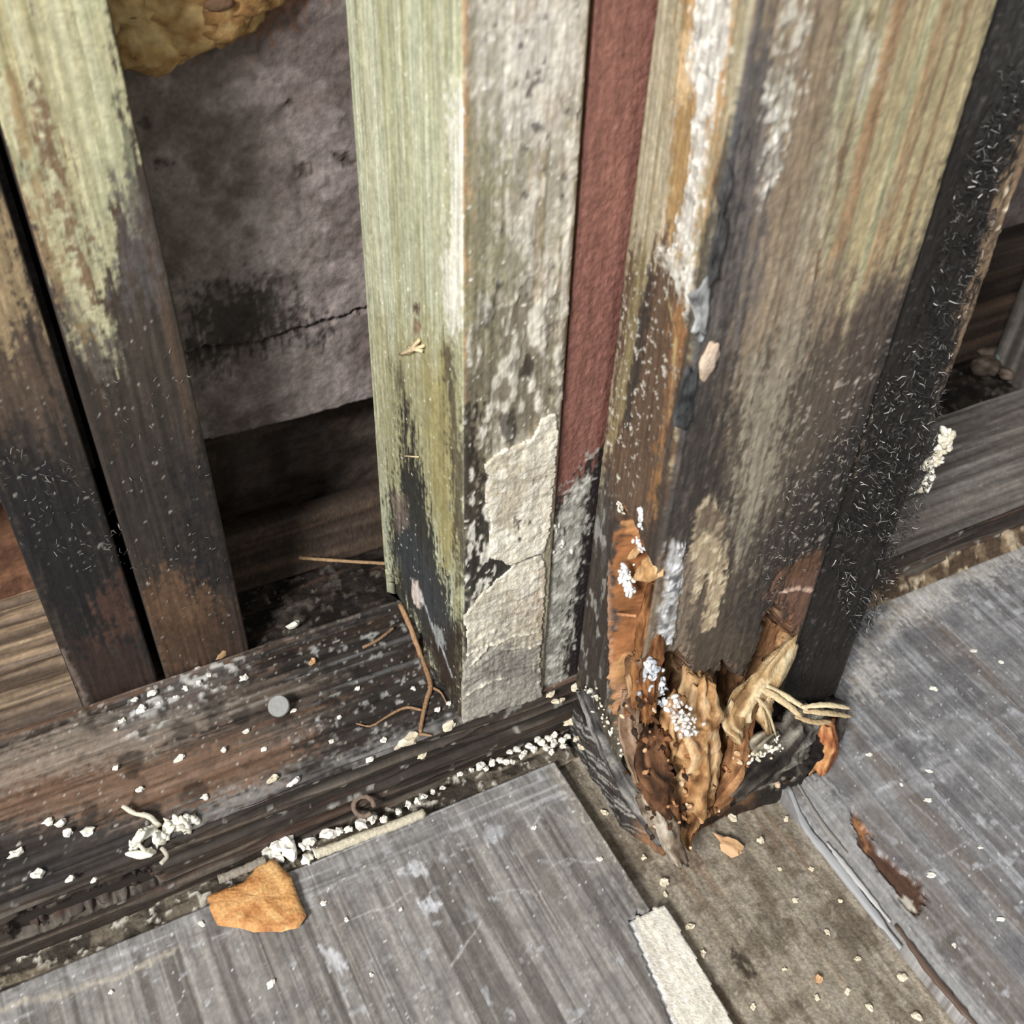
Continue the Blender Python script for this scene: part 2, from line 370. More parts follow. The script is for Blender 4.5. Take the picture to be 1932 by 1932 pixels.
def p_right(F, P):
    p = Paint(F, P, (138, 137, 138), .42)
    p.streak((110, 107, 108), .18, .004, .46, .62, .75); p.streak((172, 174, 180), .35, .005, .52, .68, .65); p.streak((126, 110, 98), .1, .006, .56, .7, .5)
    p.g = 0; p.streak((176, 178, 184), .2, .02, .62, .75, .25); p.g = 1
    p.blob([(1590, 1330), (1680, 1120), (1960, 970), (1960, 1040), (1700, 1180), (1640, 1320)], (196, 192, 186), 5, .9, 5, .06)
    p.speck((150, 136, 116), .16, .5, .66, .6, reg=p.mask([(1590, 1330), (1680, 1120), (1960, 970), (1960, 1010), (1700, 1160)], 4))
    p.speck((200, 204, 212), .16, .68, .80, .5); p.speck((100, 100, 106), .07, .58, .74, .5); p.speck((230, 232, 236), .7, .80, .85, .7)
    for q in range(26):
        x = rnd.uniform(1620, 1960); y = rnd.uniform(1250, 1920); l = rnd.uniform(20, 95); t = rnd.choice((.95, 1.05, .75, -.55))
        p.line([(x, y), (x + l * .72, y + l * .72 * t)], .3, (196, 198, 204), .35, .45, .8)
    p.blob([(1762, 1770), (1800, 1760), (1820, 1785), (1800, 1802), (1768, 1800)], (104, 98, 92), 2, .75, 1)
    p.blob([(1490, 1470), (1560, 1470), (1660, 1640), (1760, 1790), (1932, 1990), (1850, 1960), (1670, 1760), (1580, 1640)], (172, 172, 172), 3, .7, 3)
    dz = p.blob([(1606, 1528), (1625, 1545), (1650, 1600), (1690, 1630), (1735, 1665), (1748, 1700), (1738, 1728), (1715, 1722), (1690, 1680), (1655, 1640), (1630, 1605), (1612, 1560)], (92, 62, 46), 1.0, 1, 1.2, .2, d=-2.2, rough=.4)
    p.blob([(1612, 1540), (1630, 1552), (1650, 1600), (1636, 1605), (1620, 1570)], (168, 112, 62), 1, .9, 1)
    p.blob([(1690, 1688), (1720, 1690), (1735, 1712), (1712, 1722)], (206, 198, 182), 1, .85, 1)
    p.relief(.12, .5, .004); return p
RP = [(89, -1520), (89, -60), (112, -60), (141, -20), (143, 14), (230, 18), (1520, 34), (1520, -1520)]
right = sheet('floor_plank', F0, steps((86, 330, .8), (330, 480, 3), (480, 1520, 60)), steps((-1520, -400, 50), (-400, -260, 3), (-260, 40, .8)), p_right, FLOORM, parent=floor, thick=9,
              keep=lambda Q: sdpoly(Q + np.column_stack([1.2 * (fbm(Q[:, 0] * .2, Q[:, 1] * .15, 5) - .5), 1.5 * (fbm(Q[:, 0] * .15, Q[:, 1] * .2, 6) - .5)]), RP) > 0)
tag(right, 'grey scratched vinyl plank with a brown gouge and split edge')
# split slivers along the right plank's edge
for k, (pts, w, c) in enumerate((([(1488, 1484), (1520, 1560), (1570, 1622), (1640, 1712), (1700, 1790)], 2.4, (176, 178, 182)), ([(1505, 1478), (1548, 1550), (1598, 1610)], 1.2, (150, 146, 140)),
                                  ([(1690, 1745), (1760, 1840), (1850, 1945)], 1.8, (104, 82, 66)), ([(1560, 1590), (1600, 1640), (1680, 1740)], 1.4, (196, 196, 196)))):
    P = spline([on(x, y, 2, .8 + .3 * k) for x, y in pts], 26); V, Fc = tube(P, w, 6, .45, taper=[.5, .8, 1, 1, .9, .5], seed=k, wob=.3)
    mesh_obj('edge_sliver', V, Fc, FLOORM, right, col=np.tile(lin(c), (len(V), 1)), rough=np.full(len(V), .5))

# ------------------------------------------------------------------ sole plate of the wall
plate = empty('sole_plate', (0, 55, -9), 'dark stained sole plate running along the wall in front of the blackened studs', 'timber')
def p_ptop(F, P):
    p = Paint(F, P, (92, 79, 69), .55, grain=0)
    p.streak((48, 40, 36), .2, .006, .44, .62, .85, d=-.5); p.streak((120, 84, 60), .16, .004, .55, .68, .7); p.streak((150, 140, 130), .45, .006, .6, .72, .55)
    p.blob([(-80, 1460), (130, 1440), (470, 1400), (620, 1390), (520, 1490), (300, 1530), (-80, 1580)], (136, 100, 74), 6, .6, 6, .05, 25, .2)
    p.blob([(-80, 1430), (200, 1350), (420, 1330), (300, 1420), (-80, 1500)], (150, 136, 122), 5, .65, 5, .06, 20, .3)
    p.blob([(-80, 1575), (220, 1545), (330, 1560), (240, 1640), (-80, 1740)], (46, 43, 44), 5, .85, 5, .06, 12)
    p.blob([(470, 1235), (760, 1120), (860, 1330), (740, 1420), (560, 1400), (620, 1310)], (42, 38, 37), 7, .85, 6, .05, 15)
    p.blob([(330, 1575), (560, 1490), (700, 1440), (840, 1385), (980, 1335), (990, 1318), (700, 1405), (540, 1460), (380, 1520)], (142, 142, 142), 4, .65, 4, .08, 8)  # grey highlight painted into the colour along the front edge
    r = p.mask([(560, 1230), (760, 1130), (870, 1360), (700, 1430), (560, 1380)], 6)
    p.streak((116, 116, 118), .35, .015, .55, .66, .6, d=.5, reg=r); p.speck((176, 176, 174), .3, .66, .74, .7, reg=r)
    p.blob([(205, 1350), (300, 1290), (400, 1250), (480, 1240), (420, 1310), (330, 1345), (250, 1385)], (96, 92, 90), 4, .7, 5); 
    p.speck((196, 196, 192), .28, .54, .64, .8, d=1.0, reg=p.mask([(215, 1340), (310, 1280), (480, 1230), (420, 1320), (330, 1350), (260, 1390)], 3))
    p.speck((190, 184, 172), .6, .77, .82, .7); p.speck((28, 25, 24), .1, .56, .7, .6)
    gx = sst(150, 200, p.Q[:, 0]) * .75; p._ap(gx, (122, 116, 110)); p.streak((84, 76, 70), .2, .008, .5, .64, .7, reg=gx); p.streak((150, 144, 138), .3, .01, .56, .7, .6, reg=gx)
    p.relief(1.1, .25, .008); p.relief(.5, .8, .03); return p
YF0, YF1 = 13, 96
ptop = Face([0, 0, 38], XF, YF)
sheet('plate_top', ptop, steps((-1500, -420, 60), (-420, -270, 3), (-270, 20, .9), (20, 180, 8), (180, 420, 1.5), (420, 1500, 40)), steps((YF0, YF1, .9)), p_ptop, WOODX, parent=plate)
def p_pfront(F, P):
    p = Paint(F, P, (60, 50, 43), .6, grain=0)
    p.streak((46, 39, 34), .22, .01, .42, .58, .95, d=-2.6); p.streak((106, 96, 84), .5, .012, .58, .68, .75, d=.6); p.streak((92, 62, 48), .3, .01, .6, .7, .5)
    p.speck((150, 146, 138), .3, .74, .80, .8, d=.4, asp=.5); p.relief(1.6, .2, .015); p.relief(.5, .8, .05)
    p.blob([(20, 1740), (150, 1690), (290, 1650), (300, 1668), (170, 1715), (30, 1768)], None, 2, 1, 2, d=-8); return p
sheet('plate_front', Face([0, YF0, 0], XF, ZF), steps((-1500, -420, 60), (-420, -270, 3), (-270, 20, .9), (20, 180, 8), (180, 420, 1.5), (420, 1500, 40)), steps((-9, 38, .8)), p_pfront, WOODX, parent=plate)
box('plate_core', (-1500, YF0 + 4, -9), (1500, YF1, 36.0), WOODX, (50, 42, 36), plate)
nl = Face([0, 0, 43.5], XF, YF).at((525, 1332))
V, Fc = tube([nl + np.array([1.6, 1.6, -7]), nl + np.array([0, 0, -1.3])], 1.6, 10); 
nail = mesh_obj('nail', V, Fc, WOODX, plate, col=np.tile(lin((70, 62, 56)), (len(V), 1)), rough=np.full(len(V), .5)); nail['label'] = 'grey round nail head standing proud'
V, Fc = tube([nl + np.array([.6, .9, -1.7]), nl + np.array([.14, .2, -.4]), nl], 4.9, 20, taper=[1, 1, .93], up=(1, 0, 0)); 
mesh_obj('nail_head', V, Fc, FLOORM, nail, col=np.tile(lin((138, 140, 137)), (len(V), 1)), rough=np.full(len(V), .55), smooth=False)

# ------------------------------------------------------------------ masonry behind
def p_back(F, P):
    p = Paint(F, P, (130, 118, 114), .85); p.iso = 1
    p.speck((108, 94, 90), .035, .46, .62, .8); p.speck((152, 138, 136), .05, .55, .68, .6); p.speck((92, 78, 70), .12, .58, .7, .5, d=-.6)
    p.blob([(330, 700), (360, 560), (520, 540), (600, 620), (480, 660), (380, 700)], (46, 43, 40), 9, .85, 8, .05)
    p.line([(340, 668), (420, 655), (500, 645), (560, 622), (620, 606), (660, 596), (720, 572)], .7, (74, 64, 60), .8, 1, 2.5, .12, d=-5)
    p.blob([(210, 80), (330, 90), (440, 70), (560, 20), (560, -60), (520, -60), (430, 40), (300, 80)], (122, 78, 44), 6, .7, 5, .08)
    p.blob([(440, 60), (520, 20), (560, -30), (600, -60), (500, -60)], (150, 100, 62), 6, .5, 6)
    for x, y, r in ((272, 235, 3), (300, 310, 3), (640, 295, 4), (655, 305, 3), (545, 200, 2.5), (575, 320, 4)): 
        c = F.px([(x, y)])[0]; t = np.linspace(0, 6.28, 9)[:-1]; p.blob(np.column_stack([c[0] + r * np.cos(t), c[1] + r * .6 * np.sin(t)]), (70, 58, 52), 1.2, .8, 1.5, .3, d=-1.2, mm=True)
    p.relief(2.0, .03, .03); p.relief(.8, .15, .15); p.relief(.3, .6, .6); return p
YB = 145
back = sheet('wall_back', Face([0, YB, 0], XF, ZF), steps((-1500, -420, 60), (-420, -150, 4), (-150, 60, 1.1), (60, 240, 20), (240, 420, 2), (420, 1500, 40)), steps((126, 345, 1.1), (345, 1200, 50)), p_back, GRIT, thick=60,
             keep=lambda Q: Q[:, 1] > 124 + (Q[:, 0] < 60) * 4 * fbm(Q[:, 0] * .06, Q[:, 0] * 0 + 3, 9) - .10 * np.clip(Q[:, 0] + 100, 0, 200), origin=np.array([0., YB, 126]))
back['kind'] = 'structure'
def p_low(F, P):
    p = Paint(F, P, (84, 72, 64), .9, grain=0); p.speck((62, 52, 45), .06, .44, .6, .9); p.speck((100, 80, 66), .08, .62, .75, .6); p.streak((104, 80, 60), .25, .01, .64, .74, .5)
    p.relief(2.5, .08, .04); p.relief(.8, .4, .3); return p
low = sheet('lower_course', Face([0, YB + 34, 0], XF, ZF), steps((-193, -150, 20), (-150, 60, 2), (60, 1500, 60)), steps((-9, 135, 2)), p_low, GRIT, parent=back)
def p_led(F, P):
    p = Paint(F, P, (82, 66, 54), .85, grain=0); p.streak((60, 48, 40), .3, .01, .45, .6, .9, d=-1); p.streak((96, 70, 50), .4, .01, .6, .7, .5); p.relief(1.2, .2, .02); return p
led = box('rear_ledge', (-193, 128, -9), (1500, YB + 33, 30), ROT, (78, 65, 55), back)
sheet('rear_batten', Face([-193, YB - 8, 34], XF, [0, .35, 1]), steps((0, 43, 20), (43, 253, 1.5), (253, 1693, 60)), steps((0, 30, 1.5)), p_led, ROT, parent=back, thick=12)

# debris bed between the sole plate and the masonry
def p_bed(F, P):
    p = Paint(F, P, (44, 37, 33), .75, grain=0); p.speck((22, 18, 16), .1, .45, .6, .8); p.speck((92, 84, 76), .22, .6, .7, .6, d=1); p.speck((120, 112, 104), .4, .76, .82, .7, d=.6)
    p.streak((86, 64, 50), .3, .03, .6, .7, .5); p.relief(3, .06, .05); p.relief(1.2, .3, .2); return p
bed = sheet('debris_bed', Face([0, 0, 33], XF, [0, 1, 0]), steps((-113, -20, 1.0)), steps((95, 142, 1.0)), p_bed, ROT)
tag(bed, 'black dirt and crumbs filling the cavity behind the sole plate', 'dirt', kind='stuff')
bed = sheet('debris_bed', Face([0, 0, 33], XF, [0, 1, 0]), steps((142, 520, 2.0)), steps((95, 140, 2.0)), p_bed, ROT)
tag(bed, 'dark dirt bed behind the sole plate beyond the furry stud', 'dirt', kind='stuff')
def p_rear(F, P):
    p = Paint(F, P, (134, 112, 88), .7, grain=0); p.streak((84, 68, 54), .25, .012, .45, .6, .85, d=-.8); p.streak((184, 156, 120), .35, .012, .58, .68, .7); p.streak((120, 106, 98), .2, .01, .6, .7, .6)
    p.relief(1.5, .2, .015); p.relief(.5, .7, .05); return p
rear = sheet('rear_plank', Face([0, 0, 22], XF, YF), steps((-1500, -420, 60), (-420, -260, 3), (-260, -150, 1.0)), steps((99, 200, 1.0)), p_rear, WOODX, thick=31)
tag(rear, 'brown ridged plank lying flat behind the sole plate beside the blackened stud', 'plank')
def p_brk(F, P):
    p = Paint(F, P, (142, 96, 66), .85); p.speck((90, 58, 42), .08, .5, .66, .7); p.relief(1.2, .08, .08); return p
brk = sheet('brick', Face([0, 196, 0], XF, ZF), steps((-420, -150, 3)), steps((20, 124, 2)), p_brk, GRIT, parent=back, thick=30)

# ------------------------------------------------------------------ the two blackened studs behind the sole plate
def p_studB(i, F, P):
    p = Paint(F, P, (70, 60, 52), .6)
    if i != 1: p.streak((44, 38, 34), .3, .01, .45, .6, .8); return p
    p.streak((52, 45, 40), .3, .008, .45, .62, .7); p.streak((92, 70, 54), .2, .008, .58, .7, .6)
    p.blob([(-60, -80), (220, -80), (248, 200), (245, 250), (225, 430), (190, 560), (205, 640), (150, 640), (110, 560), (60, 420), (20, 330), (-60, 320)], (184, 178, 136), 3, 1, 3, .08, 34, .22)
    m = p.mask([(-60, -80), (240, -80), (250, 230), (200, 480), (205, 620), (160, 600), (60, 330), (-60, 310)], 3, 3, .08, 25, .25)
    p.streak((198, 194, 156), .35, .006, .5, .66, .7, reg=m); p.streak((160, 148, 98), .3, .006, .56, .68, .7, reg=m); p.speck((156, 164, 128), .06, .55, .7, .4, reg=m)
    p.blob([(10, 130), (30, 160), (60, 220), (75, 330), (50, 300), (30, 230)], (150, 118, 70), 2, .7, 1.5, .1, 12)
    p.blob([(60, 150), (80, 200), (105, 280), (130, 350), (165, 470), (200, 600), (170, 560), (120, 430), (85, 290)], (110, 76, 46), 2.5, .85, 2, .1, 12)
    p.blob([(20, 330), (60, 330), (95, 420), (130, 540), (160, 640), (110, 560), (60, 450)], (144, 118, 78), 4, .8, 3, .08, 20)
    p.blob([(110, 560), (165, 600), (215, 640), (190, 700), (140, 660)], (104, 96, 86), 5, .7, 4, .08, 20)
    p.blob([(225, 380), (250, 340), (285, 450), (300, 560), (230, 560), (220, 470)], (86, 80, 80), 4, .8, 3, .08, 14)
    p.blob([(170, 860), (400, 800), (470, 1220), (310, 1290)], (50, 45, 43), 10, .7, 8, .05, 20)
    p.blob([(330, 880), (405, 830), (450, 1100), (380, 1130), (350, 1000)], (32, 32, 35), 8, .8, 6, .05, 15)
    p.blob([(255, 1110), (330, 1080), (400, 1130), (430, 1230), (300, 1290)], (108, 78, 52), 5, .75, 5, .07, 10); p.blob([(300, 1190), (460, 1140), (475, 1240), (320, 1300)], (66, 48, 38), 5, .6, 5)
    p.speck((170, 166, 158), .5, .80, .84, .8, reg=p.mask([(60, 600), (280, 600), (470, 1200), (300, 1280)], 6)); p.relief(.35, .6, .008); return p
Z2 = steps((24, 360, .9), (360, 1200, 40))
sB = timber('wall_stud', [(-154, 186), (-154, 97), (-114, 97), (-114, 186)], Z2, p_studB, WOOD, lean=-.031, r=1.6, h=(3, .7, 4, 8))
tag(sB, 'stud with ragged pale green top and dark brown lower half', 'wall stud')
def p_studA(i, F, P):
    p = Paint(F, P, (62, 54, 48), .6)
    if i != 1: p.streak((40, 34, 30), .3, .01, .45, .6, .8); return p
    p.streak((44, 39, 36), .3, .008, .45, .62, .7)
    p.blob([(-80, 250), (0, 330), (60, 480), (80, 570), (20, 620), (-80, 640)], (158, 134, 94), 6, .9, 5, .06, 25, .2)
    p.blob([(-80, 600), (110, 640), (150, 780), (-80, 800)], (96, 76, 60), 7, .6, 6, .05, 20)
    p.blob([(-40, 860), (190, 900), (260, 1130), (250, 1250), (120, 1200), (-40, 1000)], (30, 30, 33), 9, .9, 6, .05, 18)
    p.blob([(180, 1120), (240, 1090), (260, 1200), (200, 1200)], (84, 58, 46), 5, .8, 4, .07, 10); p.blob([(120, 1200), (300, 1240), (310, 1290), (180, 1360)], (60, 42, 36), 5, .8, 4)
    p.line([(120, 1230), (160, 1320), (180, 1360)], 1.2, (134, 116, 104), 1.2, .7, 1)
    p.speck((160, 156, 150), .5, .77, .82, .7, asp=1.0, reg=p.mask([(-40, 700), (180, 850), (230, 1050), (60, 1100), (-40, 950)], 6)); p.relief(.35, .6, .008); return p
sA = timber('wall_stud', [(-192, 186), (-192, 98), (-157.5, 98), (-157.5, 186)], Z2, p_studA, WOOD, lean=-.035, r=1.6, h=(3, .7, 4, 8))
tag(sA, 'blackened brown stud pressed against the ragged green topped stud, edged with pale threads', 'wall stud')

# ------------------------------------------------------------------ the pale green stud with white mold
def p_studC(i, F, P):
    p = Paint(F, P, (184, 187, 152), .58)
    if i == 0:                                  # left side
        p.streak((196, 201, 172), .3, .004, .48, .64, .75); p.streak((170, 168, 116), .25, .005, .54, .68, .75); p.streak((148, 146, 96), .5, .006, .62, .7, .45)
        p.blob([(670, -60), (700, -60), (735, 700), (745, 960), (725, 960), (690, 400)], (206, 204, 170), 3, .5, 2)
        p.blob([(700, 640), (860, 600), (862, 760), (850, 1000), (740, 1000)], (158, 150, 100), 12, .75, 5, .06, 25, .25)
        p.blob([(850, 150), (880, 150), (882, 330), (872, 600), (846, 640), (836, 560), (848, 350)], (232, 230, 214), 2.5, .9, 2, .15, 8); 
        p.blob([(766, 740), (778, 820), (805, 930), (835, 1040), (866, 1200), (870, 1370), (745, 1110), (735, 960), (752, 930), (757, 850)], (40, 40, 43), 6, .95, 3, .1, 20, .3)
        p.blob([(745, 960), (768, 960), (800, 1040), (845, 1160), (850, 1230), (790, 1130), (745, 1060)], (62, 66, 72), 5, .7, 3)
        p.blob([(800, 690), (848, 690), (856, 900), (862, 1060), (838, 1090), (818, 960)], (160, 150, 92), 3.5, .95, 2, .1, 16, .3)
        p.blob([(836, 640), (850, 660), (880, 900), (880, 1120), (862, 1120), (850, 900)], (84, 72, 56), 3, .85, 2, .1, 14)
        p.blob([(800, 1200), (880, 1180), (880, 1380), (850, 1380)], (56, 42, 34), 4, .85, 3)
        p.blob([(777, 1095), (790, 1100), (798, 1135), (788, 1145), (778, 1125)], (226, 208, 196), 1, .95, .6, .2, d=.8)
        p.line([(795, 1120), (815, 1180), (840, 1240), (852, 1275)], 1.0, (176, 182, 188), .8, .85, 1.2); p.blob([(812, 1175), (835, 1190), (842, 1222), (825, 1218)], (168, 172, 172), 1.5, .8, 1.5)
        p.blob([(740, 930), (765, 940), (770, 990), (745, 1000)], (128, 110, 98), 2, .7, 1.5)
        p.blob([(776, 572), (790, 575), (788, 592), (778, 590)], (98, 66, 56), 1, .9, .8, d=-.6); p.blob([(780, 596), (792, 600), (790, 640), (778, 628)], (140, 104, 84), 1, .8, .8, d=-.6)
        p.blob([(735, 690), (752, 700), (775, 770), (762, 775)], (84, 76, 64), 3, .7, 2, .1, 10)
        p.speck((236, 234, 216), .6, .81, .85, .9, d=.2); p.relief(.3, .5, .006)
        # bottom corner eaten away
        p.blob([(700, 1060), (745, 1090), (770, 1150), (800, 1230), (850, 1330), (800, 1420), (650, 1200)], (34, 28, 25), 3, .9, 2.5, .1, d=-5)
    elif i == 1:                                # front
        p.c[:] = lin((172, 165, 146))
        p.streak((150, 142, 110), .25, .005, .48, .62, .8); p.streak((192, 186, 172), .4, .01, .55, .68, .7); p.streak((140, 118, 84), .3, .006, .6, .7, .55)
        p.blob([(878, 300), (960, 300), (960, 620), (940, 760), (868, 760)], (142, 138, 104), 6, .8, 4, .06, 25, .25); p.streak((120, 118, 84), .5, .006, .5, .65, .5, reg=p.mask([(868, 200), (960, 200), (950, 800), (864, 800)], 5))
        p.blob([(950, -60), (1100, -60), (1098, 160), (1060, 260), (960, 250), (940, 100)], (206, 201, 192), 8, .85, 5, .08, 10)
        m = p.mask([(930, 0), (1105, -20), (1090, 500), (1065, 760), (980, 560), (950, 250)], 7, 5, .06, 15)
        p.speck((218, 213, 199), .22, .46, .66, .75, d=.4, reg=m, asp=.5); p.speck((96, 92, 92), .28, .66, .73, .8, d=-.4, reg=m); p.speck((196, 180, 160), .1, .56, .7, .5, reg=m)
        p.line([(866, -60), (870, 200), (868, 420), (866, 600), (868, 760)], 1.7, (196, 152, 102), 1.4, .9, .9); p.line([(858, 250), (860, 450), (852, 600)], 1.2, (228, 224, 206), 1.2, .8, .8)
        p.blob([(866, 640), (905, 640), (930, 800), (925, 900), (866, 980)], (112, 104, 80), 6, .7, 4, .08, 22)
        p.blob([(930, 560), (1000, 540), (1060, 620), (1050, 790), (1000, 820), (930, 860), (900, 760)], (118, 108, 88), 6, .75, 5, .08, 14)
        b = p.mask([(880, 560), (1070, 520), (1055, 800), (930, 900), (900, 800)], 5, 5, .08, 14)
        p.speck((218, 213, 197), .3, .5, .64, .85, d=.5, reg=b, asp=.35); p.speck((52, 46, 40), .2, .62, .72, .8, reg=b, asp=.4)
        p.blob([(862, 780), (885, 760), (905, 860), (915, 950), (960, 950), (1000, 1050), (960, 1100), (905, 1150), (885, 1230), (866, 1300), (860, 1000)], (34, 31, 30), 3.5, .95, 4, .12, 14, .3)
        p.blob([(862, 820), (890, 800), (905, 980), (880, 1080), (862, 1060)], (74, 66, 54), 4, .7, 3, .1, 12)
        s = p.mask([(880, 820), (960, 830), (960, 1080), (890, 1140), (875, 1000)], 4, 4, .1)
        p.speck((218, 214, 202), .3, .56, .62, .95, d=.5, reg=s, asp=.5)
        p.speck((232, 228, 216), .7, .78, .83, .9, d=.3); p.relief(.35, .5, .02); p.relief(.25, .8, .5)
        p.blob([(850, 1240), (890, 1180), (1040, 1180), (1040, 1340), (860, 1380)], (120, 112, 100), 6, .8, 4)
    else:
        p.streak((150, 140, 100), .3, .006, .5, .62, .7)
    return p
sC = timber('wall_stud', [(-42, 103), (-42, 13), (-1.5, 13), (-1.5, 103)], ZS, p_studC, WOOD, lean=-.016, r=1.4, h=(.8, .6, 4, 8))
tag(sC, 'pale green wall stud with chalky white mold crust, beside the red brown strip', 'wall stud')
# chalky sheet of mold peeling at its foot
FC = Face([-42, 13 - .2, 38], XF, [-.016, 0, 1])
def zp(*q): return [(660 + x * .3623, 700 + y * .3623) for x, y in q]
CR = zp((1068, 215), (1085, 300), (1062, 560), (1035, 860), (1000, 960), (1015, 1060), (1000, 1380), (985, 1500), (1000, 1700), (920, 1720), (720, 1785), (545, 1840), (590, 1560), (615, 1430), (595, 1290), (660, 1180), (775, 1080), (850, 1010), (790, 990), (715, 960), (735, 800), (700, 640), (745, 560), (690, 500), (760, 430), (840, 390), (960, 345), (990, 250))
CRP = FC.px(CR)
def p_crust(F, P):
    p = Paint(F, P, (228, 221, 200), .8); p.speck((190, 178, 152), .06, .5, .66, .7); p.speck((232, 228, 214), .25, .55, .66, .7, d=.3)
    p.g = 0; p.streak((176, 168, 150), .35, .05, .56, .7, .6, d=-.3); p.g = 1
    p.blob(zp((560, 1480), (780, 1380), (1000, 1400), (1010, 1720), (540, 1860)), (158, 153, 144), 5, .9, 4, .08); 
    p.blob(zp((700, 1500), (960, 1440), (980, 1640), (800, 1600)), (110, 106, 102), 5, .6, 4, .1); p.blob(zp((860, 1240), (1000, 1100), (1000, 1340)), (188, 160, 130), 6, .6, 4); p.blob(zp((780, 1240), (900, 1230), (880, 1330), (790, 1330)), (160, 150, 136), 4, .6, 3)
    for pts in (((620, 1530), (720, 1420), (860, 1370), (985, 1350)), ((600, 1480), (680, 1430), (800, 1400)), ((600, 1680), (700, 1620), (800, 1590)), ((840, 1440), (930, 1430), (990, 1400))):
        p.line(zp(*pts), .5, (232, 224, 200), .7, .9, 1.0, d=.9)
    for pts in (((640, 1560), (760, 1470), (900, 1440)), ((620, 1640), (720, 1570), (830, 1560), (980, 1520))): p.line(zp(*pts), .5, (112, 104, 94), .7, .7, 1.0, d=-.6)
    p.line(zp((800, 1030), (860, 1000), (960, 960), (1010, 945)), .45, (24, 20, 18), .4, 1, .8, .2, d=-1)
    for q in (((860, 750), (885, 770), (880, 830), (860, 800)), ((930, 760), (945, 790), (930, 800)), ((985, 800), (1000, 850), (985, 860)), ((870, 860), (890, 870), (875, 880))): p.blob(zp(*q), (80, 66, 52), .6, .9, .6, .3, d=-.5)
    p.relief(.7, .15, .15); p.relief(.35, .5, .5); p.d += .9; return p
us = FC.px(CR); cr = sheet('mold_crust', FC, steps((-1, 41.5, .5)), steps((-1, 165, .6)), p_crust, CHALK, parent=sC, thick=1.6,
    keep=lambda Q: sdpoly(Q + np.column_stack([2.4 * (fbm(Q[:, 0] * .35, Q[:, 1] * .35, 41) - .5), 2.4 * (fbm(Q[:, 0] * .35, Q[:, 1] * .35, 42) - .5)]), CRP) > 0)
tag(cr, 'cracked cream coloured crust of mold')

# ------------------------------------------------------------------ red brown strip between stud and post
def p_red(i, F, P):
    p = Paint(F, P, (140, 90, 78), .36)
    if i != 1: return p
    p.streak((116, 70, 62), .2, .006, .48, .62, .6); p.streak((150, 98, 86), .3, .01, .55, .68, .5)
    p.speck(None, .6, .66, .72, .45, d=.2, asp=.9); p.speck(None, .3, .6, .72, .4, d=-.15)
    p.blob([(1030, 960), (1075, 930), (1110, 880), (1150, 820), (1160, 1400), (1000, 1400)], (34, 36, 39), 3, .95, 3, .15, 10, .5)
    m = p.mask([(1020, 1010), (1060, 960), (1105, 900), (1095, 1000), (1090, 1100), (1070, 1200), (1060, 1400), (1000, 1400)], 2.5, 4, .15, 6)
    p._ap(m, (168, 167, 156), .3, .8); p.speck((206, 204, 194), .3, .52, .62, .8, d=.4, reg=m); p.speck((96, 94, 88), .22, .58, .7, .7, reg=m)
    p.speck((176, 176, 170), .4, .6, .66, .8, d=.3, reg=p.mask([(1060, 900), (1140, 830), (1120, 1000), (1080, 1000)], 3)); 
    p.relief(.25, .6, .3); p.relief(.12, 1.3, 1.0); return p
red = timber('trim_strip', [(-1.2, 34), (-1.2, 15.6), (22, 15.6), (22, 34)], ZS, p_red, PAINTED, lean=-.007, r=.8, h=(4, .6, 4, 4))
tag(red, 'glossy red brown strip standing between green stud and rotted post', 'wooden strip')

